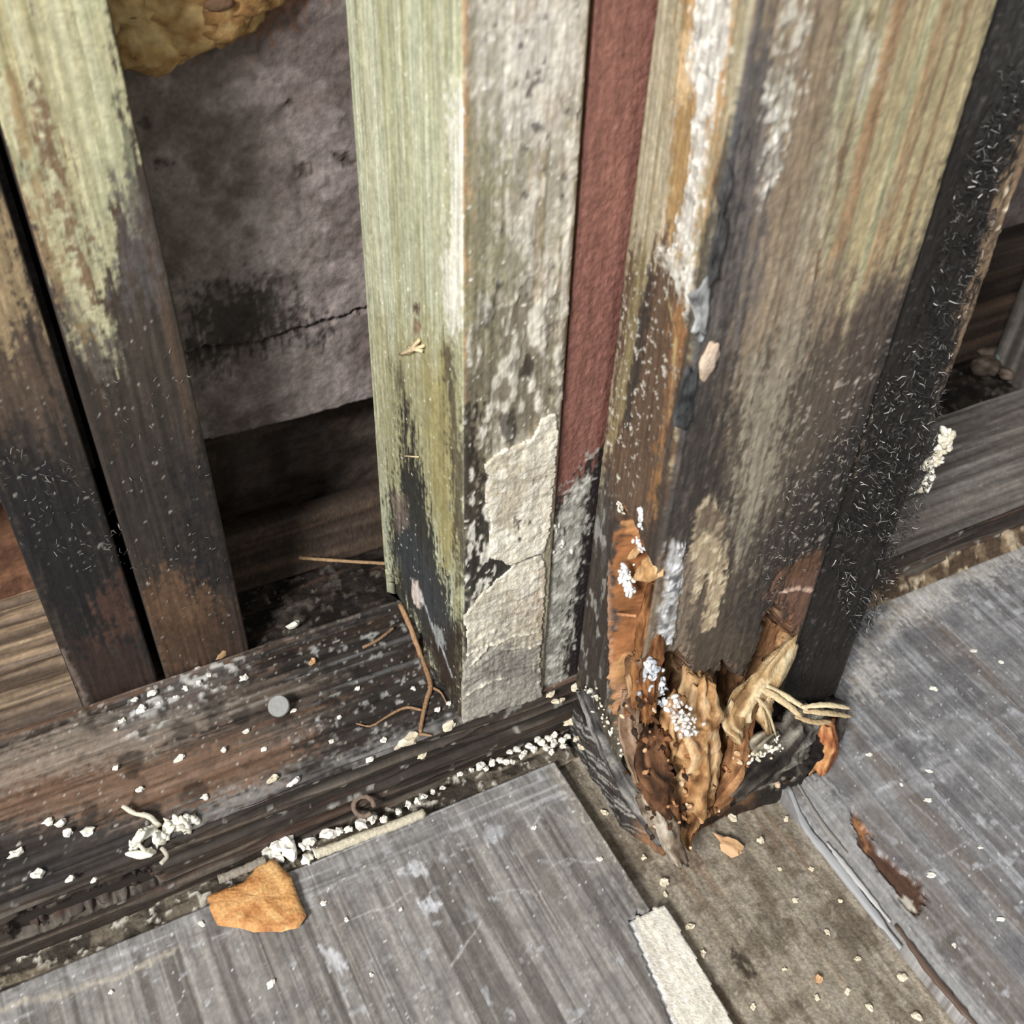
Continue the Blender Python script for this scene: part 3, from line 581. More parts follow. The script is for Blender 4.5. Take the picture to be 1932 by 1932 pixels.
# ------------------------------------------------------------------ rotted post
def p_post(i, F, P):
    p = Paint(F, P, (146, 126, 100), .6)
    if i == 0:                                  # left side, x ~ 1240..1400 at the top
        p.c[:] = lin((176, 166, 136)); p.streak((150, 138, 104), .3, .006, .48, .62, .7)
        p.blob([(1290, -60), (1345, -60), (1335, 300), (1310, 470), (1250, 520), (1245, 480), (1270, 250)], (166, 128, 66), 3, .9, 2, .1, 20, .3)
        p.blob([(1300, -60), (1390, -60), (1375, 80), (1355, 300), (1330, 420), (1345, 180), (1300, 200)], (190, 148, 92), 2.5, .85, 1.5, .1, 10)
        p.blob([(1290, 60), (1318, 40), (1305, 160), (1285, 190), (1275, 190)], (220, 186, 132), 1.5, .9, 1.2)
        m = p.mask([(1320, -60), (1380, -60), (1372, 100), (1340, 240), (1322, 420), (1300, 500), (1275, 480), (1305, 300), (1310, 160), (1300, 110)], 2, 2.2, .2, 6)
        p._ap(m, (204, 200, 190), .5, .85); p.speck((238, 236, 228), .35, .5, .6, .9, d=.5, reg=m); p.speck((140, 134, 124), .3, .6, .7, .7, reg=m)
        p.line([(1275, 200), (1255, 330), (1248, 470)], .8, (206, 188, 164), .8, .8, .8)
        p.blob([(1180, 500), (1275, 500), (1300, 620), (1270, 800), (1250, 1000), (1230, 1300), (1110, 1300), (1130, 1000)], (84, 56, 38), 4, .9, 3, .1, 22, .4)
        p.blob([(1280, 500), (1300, 560), (1302, 640), (1280, 760), (1250, 900), (1240, 1000), (1225, 1000), (1245, 800), (1270, 640)], (156, 106, 50), 2.5, .8, 2, .1, 10)
        p.blob([(1205, 480), (1225, 480), (1195, 700), (1165, 830), (1150, 830), (1170, 680)], (140, 126, 84), 1.6, .85, 1, .1, 10)
        p.blob([(1222, 520), (1236, 500), (1215, 660), (1190, 800), (1175, 810), (1195, 660)], (52, 49, 47), 1.6, .85, 1, .1, 10)
        p.speck((206, 202, 190), .5, .68, .74, .8, reg=p.mask([(1180, 500), (1300, 450), (1270, 700), (1200, 900), (1120, 950)], 5), d=.3)
        m = p.mask([(1245, 470), (1300, 480), (1310, 520), (1318, 600), (1300, 620), (1290, 560), (1262, 520)], 2, 2, .2); p._ap(m, (196, 188, 172), .8); p.speck((230, 228, 220), .4, .5, .6, .8, d=.4, reg=m); p.speck((92, 84, 76), .4, .62, .7, .7, reg=m)
        p.line([(1260, 560), (1275, 640), (1262, 780)], .5, (186, 160, 100), .5, .8, .6)
        p.blob([(1095, 960), (1150, 900), (1165, 1000), (1150, 1340), (1090, 1340)], (64, 62, 62), 4, .8, 3, .1, 12); p.speck((150, 152, 154), .25, .58, .68, .7, asp=.4, reg=p.mask([(1095, 960), (1165, 920), (1150, 1340), (1090, 1340)], 3))
        p.blob([(1085, 1010), (1255, 990), (1250, 1440), (1070, 1440)], (58, 48, 41), 5, .85, 3, .1, 14); p.speck((168, 166, 160), .25, .62, .7, .6, asp=.4, reg=p.mask([(1085, 960), (1150, 940), (1150, 1340), (1080, 1340)], 3))
        p.line([(1396, 190), (1360, 330), (1330, 470), (1300, 640), (1262, 830), (1240, 1000), (1210, 1300)], 2.6, (58, 52, 49), 1.6, .85, 1.2, .12)
        # rot hole
        h = p.blob([(1172, 955), (1192, 985), (1213, 1030), (1242, 1085), (1240, 1130), (1228, 1180), (1232, 1290), (1240, 1400), (1165, 1400), (1152, 1330), (1150, 1200), (1158, 1090), (1160, 1000)], (150, 92, 36), 1.1, 1, 1.4, .2, 4, rough=.85); p.d += -11 * sst(-4, 4, sdpoly(p._warp(1.5, .1, 0, 0), F.px([(1172, 965), (1192, 995), (1210, 1040), (1236, 1090), (1234, 1130), (1222, 1180), (1226, 1290), (1236, 1420), (1168, 1420), (1158, 1330), (1156, 1200), (1163, 1090), (1164, 1010)])))
        p.speck((74, 42, 18), .10, .44, .58, .9, reg=h, d=-3, asp=.4); p.speck((206, 152, 84), .2, .58, .7, .7, reg=h, d=2, asp=.3)
        p.blob([(1165, 985), (1190, 1000), (1195, 1040), (1168, 1050)], None, 2, .9, 2, d=-4); p.blob([(1162, 1100), (1205, 1110), (1215, 1160), (1165, 1160)], None, 3, .8, 2, d=-4); p.blob([(1160, 1300), (1230, 1310), (1220, 1380), (1160, 1380)], None, 4, .8, 2, d=-3)
        p.line([(1152, 1060), (1150, 1200), (1156, 1340)], .8, (180, 130, 90), .8, .9, .6, d=1.0); p.relief(.5, .5, .02); p.relief(.25, .9, .4)
    elif i == 1:                                # front
        p.streak((120, 102, 82), .2, .005, .46, .62, .75); p.streak((170, 152, 122), .35, .006, .55, .68, .6)
        g = p.mask([(1640, -80), (1900, -80), (1850, 150), (1800, 330), (1740, 500), (1620, 560), (1560, 450), (1600, 200)], 8, 6, .04, 25, .15)
        p._ap(g, (172, 156, 112)); p.streak((168, 168, 128), .3, .004, .48, .6, .8, reg=g); p.streak((158, 118, 78), .3, .004, .56, .66, .8, reg=g)
        p.streak((166, 160, 130), .3, .004, .52, .64, .6, reg=p.mask([(1560, -80), (1700, -80), (1650, 400), (1560, 600), (1500, 700), (1520, 400)], 8, 5, .05))
        p.blob([(1385, -80), (1475, -80), (1455, 200), (1425, 430), (1400, 640), (1340, 900), (1290, 1050), (1230, 1050), (1265, 800), (1330, 480)], (96, 91, 90), 4, .9, 3, .06, 30, .25)
        p.streak((62, 60, 62), .35, .006, .5, .62, .8, reg=p.mask([(1385, 200), (1450, 200), (1400, 700), (1290, 1050), (1230, 1050), (1330, 480)], 4))
        w = p.mask([(1478, -60), (1525, -60), (1505, 60), (1500, 200), (1482, 240), (1465, 310), (1455, 330), (1452, 200), (1474, 110)], 2.5, 3, .12, 14, .3); p._ap(w, (206, 200, 182), .4); p.speck((238, 234, 222), .25, .52, .62, .8, d=.4, reg=w); p.speck((128, 118, 100), .25, .6, .7, .7, reg=w)
        p.line([(1468, 250), (1462, 320), (1455, 350)], .8, (232, 226, 212), .7, .9, .6); p.blob([(1615, 80), (1645, 70), (1650, 150), (1625, 190), (1610, 140)], (200, 194, 172), 3, .6, 3, .12, 10); p.blob([(1635, 25), (1650, 30), (1640, 60), (1628, 55)], (96, 78, 46), 1.5, .8, 1)
        p.line([(1580, 260), (1572, 330), (1548, 440)], .6, (198, 188, 160), .8, .7, .8); p.line([(1546, 400), (1552, 460), (1545, 500)], .8, (200, 186, 156), .7, .8, .8); p.blob([(1540, 460), (1550, 470), (1546, 520), (1532, 520)], (142, 100, 54), 1.5, .8, 1, d=-.5)
        p.line([(1590, 280), (1578, 390)], .9, (122, 88, 50), 1, .6, 1)
        # darker lower half
        p.blob([(1340, 700), (1450, 640), (1640, 560), (1740, 600), (1700, 900), (1580, 1300), (1230, 1300), (1260, 1000)], (82, 71, 62), 14, .88, 8, .04, 35, .2)
        p.blob([(1600, 600), (1720, 560), (1700, 700), (1580, 800)], (86, 72, 64), 8, .7, 6, .05, 25)
        p.blob([(1290, 780), (1380, 740), (1380, 1000), (1340, 1100), (1260, 1050), (1270, 900)], (60, 54, 51), 7, .85, 5, .06, 25)
        p.blob([(1400, 720), (1470, 640), (1500, 640), (1460, 900), (1420, 1050), (1375, 1050), (1390, 900)], (152, 141, 120), 6, .9, 4, .06, 25, .25)
        p.blob([(1430, 1000), (1560, 850), (1700, 700), (1720, 900), (1560, 1330), (1400, 1300), (1400, 1100)], (64, 57, 52), 12, .8, 8, .05, 20)
        p.blob([(1505, 380), (1560, 300), (1545, 520), (1500, 700), (1450, 760), (1470, 600)], (164, 150, 126), 6, .6, 4, .06, 25, .25); p.blob([(1400, 300), (1455, 260), (1440, 480), (1405, 640), (1370, 700), (1385, 480)], (120, 110, 104), 5, .6, 4, .06, 25, .25); p.blob([(1340, 330), (1380, 250), (1370, 420), (1330, 640), (1305, 640), (1330, 480)], (62, 60, 62), 4, .8, 3, .06, 18)
        p.blob([(1480, 1000), (1560, 860), (1650, 720), (1730, 520), (1760, 700), (1600, 1000), (1560, 1330), (1440, 1330), (1430, 1150)], (44, 40, 38), 13, .85, 7, .06, 14)
        k = p.blob([(1640, 790), (1720, 640), (1790, 500), (1830, 300), (1880, 100), (1990, -80), (1990, 700), (1600, 1340), (1560, 1330), (1590, 1150), (1540, 1050), (1580, 930)], (28, 27, 27), 7, .97, 7, .08, 12, rough=.95)
        p.speck((96, 92, 90), .6, .7, .76, .5, reg=k, asp=1)
        p.speck((176, 164, 150), .5, .7, .75, .7, d=.2, reg=p.mask([(1500, 700), (1700, 600), (1700, 900), (1480, 1150), (1450, 900)], 10))
        t = p.mask([(1330, 930), (1352, 960), (1368, 970), (1362, 1020), (1375, 1035), (1370, 1080), (1350, 1180), (1325, 1185), (1335, 1080), (1310, 1140), (1300, 1140), (1308, 1040), (1312, 970)], 1.2, 1.6, .2, 4); p._ap(t, (178, 156, 122), .5); p.speck((216, 198, 160), .3, .52, .64, .8, d=.4, reg=t); p.speck((96, 78, 64), .2, .6, .7, .8, reg=t, asp=.4)
        u = p.mask([(1262, 1028), (1285, 1035), (1292, 1060), (1275, 1170), (1262, 1210), (1240, 1210), (1250, 1110)], 1.2, 1.5, .2, 3); p._ap(u, (178, 178, 178), 1.2); p.speck((226, 228, 232), .4, .52, .62, .8, d=.5, reg=u); p.speck((84, 84, 90), .3, .6, .68, .8, reg=u)
        p.blob([(1285, 1060), (1310, 1060), (1300, 1180), (1290, 1260), (1265, 1250), (1280, 1160)], (146, 128, 106), 2.5, .8, 2, .12, 8); 
        # bruised brown patch and eaten foot
        p.blob([(1460, 1110), (1500, 1060), (1560, 1050), (1590, 1100), (1570, 1190), (1520, 1210), (1460, 1200)], (124, 86, 64), 6, .8, 6, .1, d=-1.5); p.line([(1475, 1120), (1510, 1112), (1545, 1118)], .8, (226, 188, 164), .7, .85, 1.2, .2, d=.6); p.line([(1540, 1120), (1570, 1128)], .7, (206, 164, 142), .7, .8, 1); p.blob([(1470, 1080), (1520, 1050), (1560, 1040), (1540, 1080), (1490, 1100)], (98, 66, 40), 2, .8, 2)
        p.blob([(1550, 1160), (1590, 1150), (1600, 1200), (1560, 1212)], (104, 92, 86), 2, .8, 1.5, d=1)
        e = p.blob([(1150, 1500), (1195, 1290), (1235, 1235), (1258, 1225), (1295, 1245), (1312, 1290), (1335, 1300), (1362, 1245), (1398, 1290), (1428, 1232), (1458, 1150), (1500, 1205), (1540, 1230), (1600, 1400), (1500, 1500)], (150, 104, 58), 1.6, 1, 2.2, .18, 6, .5, d=-9, rough=.85)
        p.speck((84, 52, 28), .1, .46, .62, .85, d=-4, reg=e, asp=.5); p.speck((204, 160, 104), .15, .56, .68, .8, d=3, reg=e, asp=.35)
        p.relief(.45, .4, .008); p.relief(.3, .8, .25)
        jag = [(1392, 200), (1372, 330), (1350, 420), (1338, 470), (1345, 500), (1325, 560), (1310, 620), (1318, 650), (1300, 700), (1285, 760), (1268, 800), (1262, 900), (1245, 1000)]
        p.line(jag, .9, (70, 74, 80), .9, .8, 1, .2, d=.8); p.line([(a - 9, b) for a, b in jag], .9, (58, 53, 50), .8, .85, 1, .2, d=-1.4)
        m = p.mask([(1310, 540), (1330, 535), (1325, 580), (1318, 640), (1305, 620)], 1.2, 1.2, .3); p._ap(m, (178, 186, 190), .8); p.speck((220, 226, 230), .5, .5, .6, .8, d=.4, reg=m)
        p.blob([(1290, 690), (1310, 680), (1300, 800), (1270, 810), (1280, 750)], (82, 88, 94), 2, .7, 1.5)
    else:
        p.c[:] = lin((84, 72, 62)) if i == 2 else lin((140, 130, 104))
    return p
post = empty('rotted_post', (52, -14, 34), 'wide split post with a rotted orange foot, beside the red brown strip', 'wooden post')
timber('post_body', [(16, 14), (8.5, -39), (97, -39), (97, 14)], steps((36, 375, .8), (375, 1200, 40)), p_post, WOOD, lean=0, r=2.6, h=(.6, .65, 3, 6), parent=post)

def p_studD(i, F, P):
    p = Paint(F, P, (138, 112, 82), .65)
    if i == 1:
        p.streak((110, 84, 58), .3, .006, .48, .62, .7); p.streak((176, 150, 112), .4, .008, .58, .7, .6)
        p.blob([(1990, 150), (1890, 560), (1800, 730), (1720, 1000), (1590, 1320), (1640, 1320), (1800, 800), (1932, 500)], (124, 86, 60), 4, .6, 3)
        k = p.blob([(1780, -80), (2020, -80), (1965, 160), (1893, 350), (1848, 500), (1812, 620), (1778, 730), (1762, 820), (1766, 900), (1690, 1090), (1590, 1400), (1350, 1400), (1600, 900)], (30, 29, 29), 3, .97, 4, .12, 8, .3, rough=.95)
        p.blob([(1880, -80), (1990, -80), (1960, 150), (1890, 250), (1850, 250)], (60, 58, 56), 6, .6, 3)
        p.speck((96, 92, 90), .6, .72, .78, .5, reg=k); p.speck((226, 206, 178), .3, .66, .74, .9, d=.5, reg=p.mask([(1932, 400), (1905, 350), (1840, 600), (1790, 780), (1740, 850), (1800, 850)], 3))
        p.relief(.8, .3, .1); p.relief(.4, .8, .5)
        p.blob([(1540, 1240), (1640, 1200), (1610, 1330), (1500, 1420), (1480, 1330)], (40, 34, 30), 4, .8, 3, d=-2)
    else: p.c[:] = lin((70, 58, 48)); p.streak((40, 34, 30), .3, .01, .45, .6, .8)
    return p
sD = timber('wall_stud', [(97.5, 14), (97.5, -36), (138, -36), (138, 14)], steps((-9, 375, .9), (375, 1200, 40)), p_studD, WOOD, lean=0, r=2.4, h=(3, .6, 4, 8), z0=38)
tag(sD, 'brown stud smothered in furry black mold, nailed against the rotted post', 'wall stud')

# far stud beyond the post
def p_studE(i, F, P):
    p = Paint(F, P, (112, 106, 100), .7); p.streak((70, 64, 60), .3, .01, .45, .6, .8); p.streak((150, 144, 136), .4, .01, .6, .7, .5); p.relief(.3, .5, .01); return p
sE = timber('wall_stud', [(392, 127), (392, 99), (432, 99), (432, 127)], steps((-9, 330, 3), (330, 1200, 40)), p_studE, WOOD, r=1.5, h=(3, 1.5, 6, 8))
tag(sE, 'grey weathered stud behind the sole plate beyond the furry black mold', 'wall stud')

# ------------------------------------------------------------------ rotted stub of the partition plate under the post
def fibre(name, pts, radii, cols, parent, seed=0, flat=1.0, amp=.35, n=26, rings=44, material=None, up=(0, 0, 1), cf=.22, rough=.85, fl=.5, ends=.35):
    P = spline(pts, rings); T = np.gradient(P, axis=0); T /= np.linalg.norm(T, axis=1)[:, None]; up = np.array(up, float)
    A = np.cross(T, up); A /= np.maximum(np.linalg.norm(A, axis=1), 1e-6)[:, None]; B = np.cross(A, T)
    rad = np.interp(np.linspace(0, 1, rings), np.linspace(0, 1, len(radii)), radii)
    th = np.arange(n) * 2 * math.pi / n; s = np.concatenate([[0], np.cumsum(np.linalg.norm(np.diff(P, axis=0), axis=1))])
    c1, s1 = np.cos(th), np.sin(th)
    TH = np.tile(th, (rings, 1)); SS = np.tile(s[:, None], (1, n))
    w = (fbm(np.cos(TH) * 2.2 + seed + 9, np.sin(TH) * 2.2 + SS * .05 + 4, seed, 4) - .5) * 2 + .5 * (fbm(np.cos(TH) * 6 + seed, np.sin(TH) * 6 + SS * .12, seed + 3, 3) - .5) * 2
    R = rad[:, None] * (1 + amp * w)
    R = R + 1.4 * (fbm(np.cos(TH) * 5 + seed, np.sin(TH) * 5 + SS * .14, seed + 11, 3) - .5) * 2 * np.minimum(1, rad / 4)[:, None]
    V = P[:, None, :] + A[:, None, :] * (R * c1)[:, :, None] + B[:, None, :] * (R * s1 * flat)[:, :, None]
    V[0] += T[0] * (R[0] * (fbm(th * 3, th * 0 + seed, seed, 3) - .5) * 2)[:, None] * ends * 3; V[-1] += T[-1] * (R[-1] * (fbm(th * 3, th * 0 + seed, seed + 1, 3) - .5) * 2)[:, None] * ends * 3
    t = fbm(np.cos(TH) * 3.5 + seed, np.sin(TH) * 3.5 + SS * .06, seed + 8, 4) * .6 + fbm(SS * .15, TH, seed + 6, 3) * .4 + .12 * w
    t = np.clip((t.ravel() - .34) / .32, 0, 1) * (len(cols) - 1); L = np.array([lin(c) for c in cols]); i = np.minimum(t.astype(int), len(cols) - 2); f = (t - i)[:, None]
    col = L[i] * (1 - f) + L[i + 1] * f
    V = V.reshape(-1, 3); i, j = np.meshgrid(np.arange(rings - 1), np.arange(n), indexing='ij')
    a = (i * n + j).ravel(); b = (i * n + (j + 1) % n).ravel(); q = np.column_stack([a, b, b + n, a + n]); tri = np.vstack([q[:, :3], q[:, [0, 2, 3]]])
    k = len(V); V = np.vstack([V, P[:1] + T[0] * R[0].mean() * .3, P[-1:] - T[-1] * R[-1].mean() * .3]); col = np.vstack([col, col[:1], col[-1:]]); jj = np.arange(n); j2 = (jj + 1) % n
    tri = np.vstack([tri, np.column_stack([j2, jj, np.full(n, k)]), np.column_stack([(rings - 1) * n + jj, (rings - 1) * n + j2, np.full(n, k + 1)])])
    return mesh_obj(name, V, tri, material or ROT, parent, col=col, rough=np.full(len(V), rough))
def Y(px, py, y): return on(px, py, 1, y)
stub = post
def rot_block(name, corners, z0, z1, colorer, parent, amp=3.0, seed=3):
    C4 = np.array(corners, float); pts = []
    for i in range(len(C4)):
        a = C4[i]; b = C4[(i + 1) % len(C4)]; k = max(2, int(np.linalg.norm(b - a) / .8)); pts += [a + (b - a) * q / k for q in range(k)]
    pts = np.array(pts); ctr = C4.mean(0); m = len(pts)
    rows = []; nrm = []; ow = pts - ctr; ow /= np.linalg.norm(ow, axis=1)[:, None]
    for z in np.arange(z0, z1, .9): rows.append(np.column_stack([pts, np.full(m, z)])); nrm.append(np.column_stack([ow, np.zeros(m)]))
    for f in np.linspace(0, .98, 46):
        rows.append(np.column_stack([ctr + (pts - ctr) * (1 - f), np.full(m, z1)])); u = min(1, f * 12); q = np.column_stack([ow * (1 - u), np.full(m, u)]); nrm.append(q / np.linalg.norm(q, axis=1)[:, None])
    P = np.array(rows); N3 = np.array(nrm); r = len(P); P = P.reshape(-1, 3); N3 = N3.reshape(-1, 3)
    d = amp * 2 * (fbm3(P, .07, seed, 4) - .5) * 2 + amp * .5 * (fbm3(P * np.array([1, 1, .4]), .3, seed + 5, 3) - .5) * 2
    V = P + N3 * d[:, None]; col, rr = colorer(P, d)
    i, j = np.meshgrid(np.arange(r - 1), np.arange(m), indexing='ij'); a = (i * m + j).ravel(); b = (i * m + (j + 1) % m).ravel()
    F = np.column_stack([a, b, b + m, a + m]); return mesh_obj(name, V, F, ROT, parent, col=col, rough=rr)
def c_stub(P, d):
    n = fbm3(P, .12, 21, 4); x, y, z = P.T
    t = np.clip((n - .36) / .26, 0, 1)[:, None]; col = lin((78, 50, 30)) * (1 - t) + lin((176, 128, 82)) * t
    k = sst(62, 82, x + 18 * (fbm3(P, .08, 22) - .5))[:, None]; dk = lin((48, 43, 39)) + (lin((176, 170, 150)) - lin((48, 43, 39))) * sst(.54, .6, fbm3(P, .22, 23, 3))[:, None]; col += (dk - col) * k
    l = (sst(26, 15, x + 10 * (fbm3(P, .1, 25) - .5)) * sst(-62, -45, y))[:, None]; gk = lin((66, 62, 60)) + (lin((158, 156, 150)) - lin((66, 62, 60))) * sst(.5, .6, fbm(z * .6 + y * .25, y * .05, 27, 3))[:, None]; col += (gk - col) * l
    col += (lin((44, 37, 32)) - col) * (sst(.5, .62, fbm3(P, .16, 31, 3)) * .8)[:, None]
    return col, np.full(len(P), .85)
rot_block('stub_body', [(15, 14), (15, -40), (24, -61), (62, -58), (100, -63), (108, -52), (108, 14)], -9, 22, c_stub, stub, 3.2)
OR = [(84, 50, 22), (160, 108, 50), (206, 156, 92), (230, 192, 138)]; ST = [(128, 94, 52), (188, 150, 92), (222, 192, 138), (236, 214, 170)]; BR = [(40, 28, 20), (92, 58, 34), (150, 100, 58)]; DK = [(26, 23, 22), (52, 46, 42), (96, 88, 80), (170, 164, 150)]
def chunk(name, pts, radii, cols, **k): return fibre(name, [Y(*q) for q in pts], radii, cols, stub, **k)
chunk('rotted_chunk', [(1322, 1275, -42), (1312, 1360, -50), (1318, 1440, -57), (1302, 1530, -62), (1290, 1590, -66)], [5, 9, 9.5, 8, 4], OR, seed=1, amp=.7)
chunk('rotted_chunk', [(1285, 1310, -42), (1268, 1365, -48), (1262, 1420, -52)], [4, 6.5, 4], OR, seed=2, amp=.75)
chunk('rotted_chunk', [(1235, 1370, -46), (1228, 1440, -56), (1245, 1510, -62), (1268, 1560, -66)], [4, 6, 5.5, 4], BR, seed=3, amp=.75)
chunk('rotted_chunk', [(1395, 1330, -44), (1392, 1400, -52), (1378, 1465, -60), (1340, 1520, -64)], [5, 6, 6, 4], [(92, 56, 28), (150, 98, 50), (196, 142, 84)], seed=4, amp=.7)
chunk('fibre_slab', [(1498, 1215, -40), (1455, 1270, -45), (1405, 1330, -50), (1385, 1385, -55)], [4, 9, 9, 4], ST, seed=5, amp=.4, flat=.55, up=(0, 1, 0))
chunk('fibre_slab', [(1440, 1290, -47), (1440, 1340, -52), (1452, 1385, -56)], [4, 5.5, 2], ST, seed=6, amp=.5, flat=.6)
chunk('fibre_slab', [(1395, 1330, -50), (1388, 1365, -54), (1396, 1398, -57)], [4.5, 6, 2.5], ST, seed=16, amp=.5, flat=.6)
chunk('bark_chunk', [(1530, 1350, -44), (1490, 1390, -56), (1445, 1440, -62), (1380, 1500, -66)], [6, 9, 8, 4], DK, seed=7, amp=.75)
chunk('bark_chunk', [(1570, 1330, -38), (1545, 1385, -50), (1500, 1440, -62)], [7, 9, 6], DK[:3], seed=8, amp=.7)
chunk('bark_chunk', [(1420, 1420, -58), (1440, 1400, -58), (1462, 1385, -56)], [4, 5, 3], [(60, 50, 40), (160, 150, 128), (214, 206, 184)], seed=9, amp=.5)
chunk('rotted_chunk', [(1195, 1310, -30), (1190, 1380, -42), (1215, 1470, -56)], [4, 5, 4], [(58, 46, 38), (120, 90, 64), (176, 146, 116)], seed=10, amp=.5)
chunk('bark_chunk', [(1098, 1300, 2), (1140, 1390, -20), (1190, 1490, -48), (1250, 1590, -68)], [2.5, 4, 4.5, 2.5], [(44, 42, 42), (92, 90, 90), (150, 146, 140)], seed=11, amp=.4)
chunk('bark_chunk', [(1215, 1490, -58), (1255, 1560, -68), (1285, 1625, -78)], [4, 5.5, 3], [(74, 60, 48), (140, 120, 98), (190, 178, 158)], seed=12, amp=.5)
c = chunk('orange_chunk', [(1556, 1362, -52), (1552, 1410, -58), (1540, 1455, -64)], [4, 7, 5], [(132, 66, 22), (190, 110, 44), (222, 160, 84)], seed=13, amp=.35, rough=.5); c['label'] = 'bright orange broken end'
for k, (pts, r, cl) in enumerate((([(1428, 1296, -50), (1470, 1318, -58), (1512, 1352, -66)], 2.0, (222, 194, 142)), ([(1440, 1290, -50), (1485, 1315, -58), (1524, 1340, -65)], 1.6, (236, 212, 164)), ([(1512, 1334, -64), (1560, 1330, -68), (1604, 1336, -71)], 1.5, (232, 210, 164)),
        ([(1515, 1342, -64), (1560, 1345, -68), (1608, 1352, -70)], 1.6, (212, 186, 138)), ([(1420, 1310, -52), (1448, 1340, -58), (1464, 1388, -62)], 1.2, (226, 200, 150)), ([(1500, 1352, -62), (1535, 1362, -66), (1570, 1362, -68)], 1.6, (196, 166, 116)), ([(1430, 1320, -52), (1442, 1350, -57), (1448, 1376, -60)], 1.0, (206, 178, 128)))):
    P = spline([Y(*q) for q in pts], 14); V, Fc = tube(P, r, 7, .5, taper=[.7, 1, 1, .9, .6], seed=k, wob=.4); mesh_obj('splinter', V, Fc, ROT, stub, col=np.tile(lin(cl), (len(V), 1)), rough=np.full(len(V), .7))

VV = []; FF = []; CC = []; k = 0; rg = random.Random(3)
for q in range(130):
    x, y = rg.choice(((1300, 1420), (1260, 1470), (1350, 1470), (1300, 1540), (1230, 1400), (1390, 1440), (1285, 1580), (1330, 1510), (1250, 1530), (1210, 1450), (1200, 1340), (1440, 1450))); x += rg.gauss(0, 20); y += rg.gauss(0, 22)
    c = Y(x, y, -44 - (y - 1300) * .09 - rg.random() * 5); z = rg.uniform(.5, 1.5); V, F, _ = lump(c, (z, z * .8, z * rg.uniform(.8, 2)), 2, q, .6, 1.8, (rg.uniform(0, 3), rg.uniform(0, 3), 0)); VV.append(V); FF.append(F + k); k += len(V)
    CC.append(np.tile(lin(rg.choice(((196, 138, 84), (150, 96, 52), (214, 168, 118), (90, 56, 32), (228, 196, 156), (60, 44, 34)))), (len(V), 1)))
tag(mesh_obj('rot_crumbs', np.vstack(VV), np.vstack(FF), ROT, stub, col=np.vstack(CC), rough=np.full(k, .9)), 'orange crumbs of rot', kind='stuff')
# flakes, curled wood and tufts on the post
def LF(px, py):                                 # a point on the post's left side
    F = Face([16, 14, 38], [-7.5 / 53.5, -53 / 53.5, 0], ZF); return F.at((px, py))
def patch(name, poly3, thick, cols, parent, seed=0, bend=1.2, material=None, rough=.7, n=None, rag=.25):
    P = np.array(poly3, float); c = P.mean(0); u, s, vt = np.linalg.svd(P - c); nr = vt[2] if n is None else np.array(n, float)
    rings = 6; V = []; m = len(P) * 4; L = np.vstack([np.linspace(P[i], P[(i + 1) % len(P)], 4, endpoint=False) for i in range(len(P))])
    L = L + (fbm(np.arange(m) * .7, np.arange(m) * 0 + seed, seed, 2) - .5)[:, None] * (L - c) * rag
    for sg in (1, -1):
        for k in range(rings):
            f = 1 - k / rings; q = c + (L - c) * f; h = bend * (fbm(q @ vt[0] * .25, q @ vt[1] * .25, seed + 2, 3) - .5) * 2 + sg * thick * .5 * min(1, (1 - f) * 6 + .3); V.append(q + nr * h[:, None])
        V.append(c[None, :] + nr * sg * thick * .5)
    off = [rings * m + 1]; VV = np.vstack(V); F = []
    for b in (0, off[0]):
        for k in range(rings - 1):
            for i in range(m): F.append((b + k * m + i, b + k * m + (i + 1) % m, b + (k + 1) * m + (i + 1) % m, b + (k + 1) * m + i))
        for i in range(m): F.append((b + (rings - 1) * m + i, b + (rings - 1) * m + (i + 1) % m, b + rings * m))
    for i in range(m): F.append((i, off[0] + i, off[0] + (i + 1) % m, (i + 1) % m))
    t = np.clip((fbm3(VV, .3, seed + 4, 4) - .36) / .28, 0, 1) * (len(cols) - 1); LC = np.array([lin(q) for q in cols]); i = np.minimum(t.astype(int), len(cols) - 2); f = (t - i)[:, None]
    return mesh_obj(name, VV, F, material or ROT, parent, col=LC[i] * (1 - f) + LC[i + 1] * f, rough=np.full(len(VV), rough))
TANC = [(176, 122, 60), (216, 164, 96), (232, 190, 128)]
off = np.array([-3.0, -1, 0])
for q, b in (([(1205, 1058), (1225, 1040), (1238, 1090), (1215, 1102), (1178, 1100)], 2.0), ([(1172, 1060), (1188, 1030), (1200, 1040), (1186, 1058)], 1.2)):
    f = patch('wood_flake', [LF(*z) + np.array([2.5, 0, 0]) for z in q], 1.0, TANC, post, seed=int(q[0][0]), bend=b)
V, Fc = tube(spline([LF(1164, 1158), LF(1182, 1155) + off * .6, LF(1200, 1162)], 10), .7, 6); mesh_obj('splinter', V, Fc, ROT, post, col=np.tile(lin((206, 140, 84)), (len(V), 1)), rough=np.full(len(V), .7))
HO = [(58, 32, 14), (128, 78, 30), (176, 116, 52)]
for k, (a, b, r) in enumerate((((1198, 1110), (1196, 1250), 3.2), ((1212, 1180), (1210, 1330), 3.0), ((1182, 1170), (1186, 1340), 2.6), ((1200, 1240), (1204, 1370), 3.4))):
    fibre('rotted_fibre', [LF(*a) + np.array([8, 0, 0]), LF((a[0] + b[0]) / 2 + (-1) ** k * 4, (a[1] + b[1]) / 2) + np.array([5.5, 0, 0]), LF(*b) + np.array([4, 0, 0])], [1.5, r, r, 2], HO, post, seed=40 + k, amp=.8, n=18, rings=36, up=(0, 1, 0))
